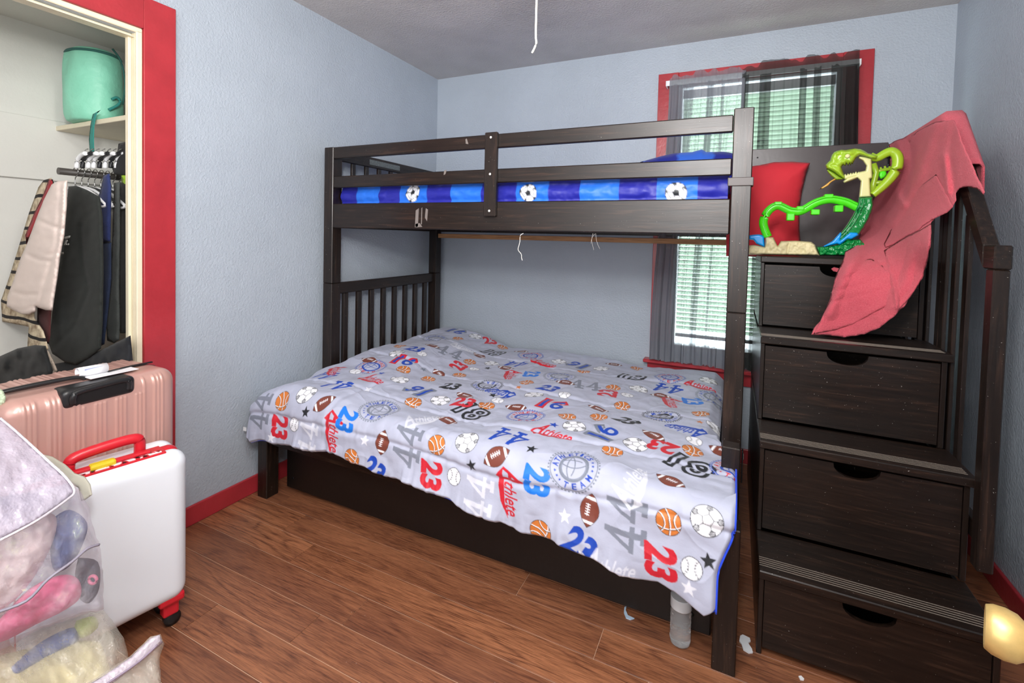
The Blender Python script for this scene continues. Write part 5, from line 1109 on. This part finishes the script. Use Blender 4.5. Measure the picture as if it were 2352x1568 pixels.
o = sheet('fur_trim', [(96, 800), (112, 806), (126, 835), (132, 850), (120, 870), (104, 850)], plane('y', -2.20), simple('beige_fur', (178, 164, 150), .95, 0, .004, 120), None, .02, 8, 4, noise=[(.008, 8)]); prop(o, 'beige fur trim under the black hoodie', 'trim')
o = sheet('clothes_pile', [(120, 836), (180, 826), (240, 800), (300, 770), (312, 900), (120, 920)], plane('y', -2.06), cloth('dark_navy_fabric', (16, 20, 26)), None, .05, 30, 6, noise=[(.018, 26), (.006, 9)]); prop(o, 'dark clothes piled on the closet floor under the hangers', 'clothes')
# ------------------------------------------------------------------ small things
YS = -2.3
lx, ly_, lz = at(1232, 0, 'y', YS)
e = empty('ceiling_light', (float(lx), YS, H), 'flush ceiling light above the room, out of shot, with a pull cord', 'ceiling light')
lathe('canopy', [(.07, 0), (.07, -.02), (.04, -.03)], M['white'], e, (float(lx), YS, H), 28)
gls = NT('lamp_glass'); gls.set(Base_Color=(1, .97, .9), Roughness=.4); gls.b.inputs['Emission Color'].default_value = (1, .97, .9, 1); gls.b.inputs['Emission Strength'].default_value = 3
lathe('glass_bowl', [(.04, -.031), (.14, -.04), (.13, -.07), (.08, -.095), (.002, -.105)], gls.m, e, (float(lx), YS, H), 32)
cord = [tuple(at(x, y, 'y', YS)) for x, y in ((1231, 60), (1231, 88), (1232, 98), (1228, 110), (1222, 122))]
tube('pull_cord', [(cord[0][0], YS, H-.06), (cord[0][0], YS, H-.3)]+smoothline(cord, 4), .0016, simple('cream_cord', (226, 220, 204), .7), e, 6)
th = simple('white_thread', (226, 222, 214), .8)
o = tube('loose_string', [tuple(at(x, y, 'y', YF-.002)) for x, y in smoothline([(1202, 536), (1195, 541), (1194, 556), (1190, 573), (1197, 583), (1198, 592), (1200, 598)], 4)], .0016, th, None, 6); prop(o, 'frayed white string dangling from the upper bunk rail', 'string')
e = empty('loose_threads', (1.45, YF, 1.27), 'thin grey threads hanging below the upper bunk rail', 'threads')
for L_ in ([(1362, 536), (1359, 552), (1364, 574)], [(1368, 536), (1371, 556), (1378, 572)], [(1366, 537), (1360, 546), (1357, 560)]): tube('thread', [tuple(at(x, y, 'y', YF-.002)) for x, y in smoothline(L_, 4)], .0004, th, e, 4)
# bottle
bx_, by_ = 1.925, -1.462
e = empty('water_bottle', (bx_, by_, 0), 'clear plastic water bottle on the floor under the comforter corner', 'bottle')
pet = NT('clear_pet'); pet.set(Base_Color=(.93, .95, .96), Roughness=.05, IOR=1.25); pet.b.inputs['Transmission Weight'].default_value = .85; pet.set(Normal=pet.bump(pet.noise(pet.coords((1, 1, 2.2)), 40, 2), .004))
pf_ = [(.0, .003), (.022, .001), (.029, .006), (.031, .016)]
for i in range(7): pf_ += [(.031, .022+i*.013), (.0285, .027+i*.013)]
pf_ += [(.031, .115), (.031, .15), (.026, .172), (.014, .19), (.0125, .205)]
lathe('body', pf_, pet.m, e, (bx_, by_, 0), 30); lathe('cap', [(.0145, .2055), (.0145, .220), (.013, .221)], M['white'], e, (bx_, by_, 0), 20)
lathe('label', [(.0314, .116), (.0316, .118), (.0316, .148), (.0314, .150)], simple('clear_white_label', (205, 210, 214), .4), e, (bx_, by_, 0), 30)
def chip(name, pts, mat, label, cat, hz=.004):
    bm = bmesh.new(); P = [tuple(at(x, y, 'z', .001)[:2]) for x, y in pts]; add_prism(bm, P, .0008, hz, 'z'); bmesh.ops.recalc_face_normals(bm, faces=bm.faces); o = bmobj(name, bm, mat); return prop(o, label, cat)
chip('plastic_peel', [(1434, 1396), (1440, 1390), (1437, 1402), (1442, 1414), (1457, 1421), (1448, 1424), (1438, 1420), (1433, 1408)], simple('pale_blue_plastic', (190, 214, 236), .4), 'curved pale blue plastic scrap on the floor by the trundle', 'scrap')
chip('plaster_flake', [(1700, 1462), (1706, 1459), (1722, 1467), (1724, 1474), (1718, 1478), (1727, 1492), (1729, 1500), (1720, 1501), (1707, 1493), (1703, 1480), (1698, 1474)], simple('white_plaster', (235, 238, 242), .6), 'torn white flake on the floor between bed and stairs', 'scrap', .005)
chip('paper_bit', [(1834, 1554), (1840, 1553), (1847, 1560), (1846, 1563), (1838, 1562)], M['white'], 'tiny white crumb at the foot of the bottom stair drawer', 'scrap')
# door with brass knob, beside the camera
KN = CAM+ray(2290, 1448)*.56
dv = Vector((.32, .947, 0)).normalized(); dn = Vector((dv.y, -dv.x, 0))
kb = Vector(KN)+dn*.048
dr_ = empty('door_1', tuple(kb), 'white bedroom door standing open beside the camera', 'door'); dr_['kind'] = 'structure'; del dr_['category']
bm = bmesh.new(); p0 = kb+dv*.06+dn*.002; p1 = kb-dv*.70+dn*.002
q = [p0, p1, p1+dn*.035, p0+dn*.035]; add_prism(bm, [(v.x, v.y) for v in q], .01, 2.03, 'z'); bmesh.ops.recalc_face_normals(bm, faces=bm.faces); bmobj('leaf', bm, M['door'], dr_)
kr = Vector((0, 0, 1)).rotation_difference(-dn).to_matrix()
brass = simple('worn_brass', (214, 184, 118), .4, .5, 0, 0, .1, 60)
lathe('knob', [(.026, 0), (.026, .003), (.011, .006), (.0105, .014), (.017, .022), (.0255, .032), (.0275, .042), (.0265, .052), (.0235, .058), (.0225, .0585), (.0215, .056), (.002, .0555)], brass, dr_, kb, 36, kr)
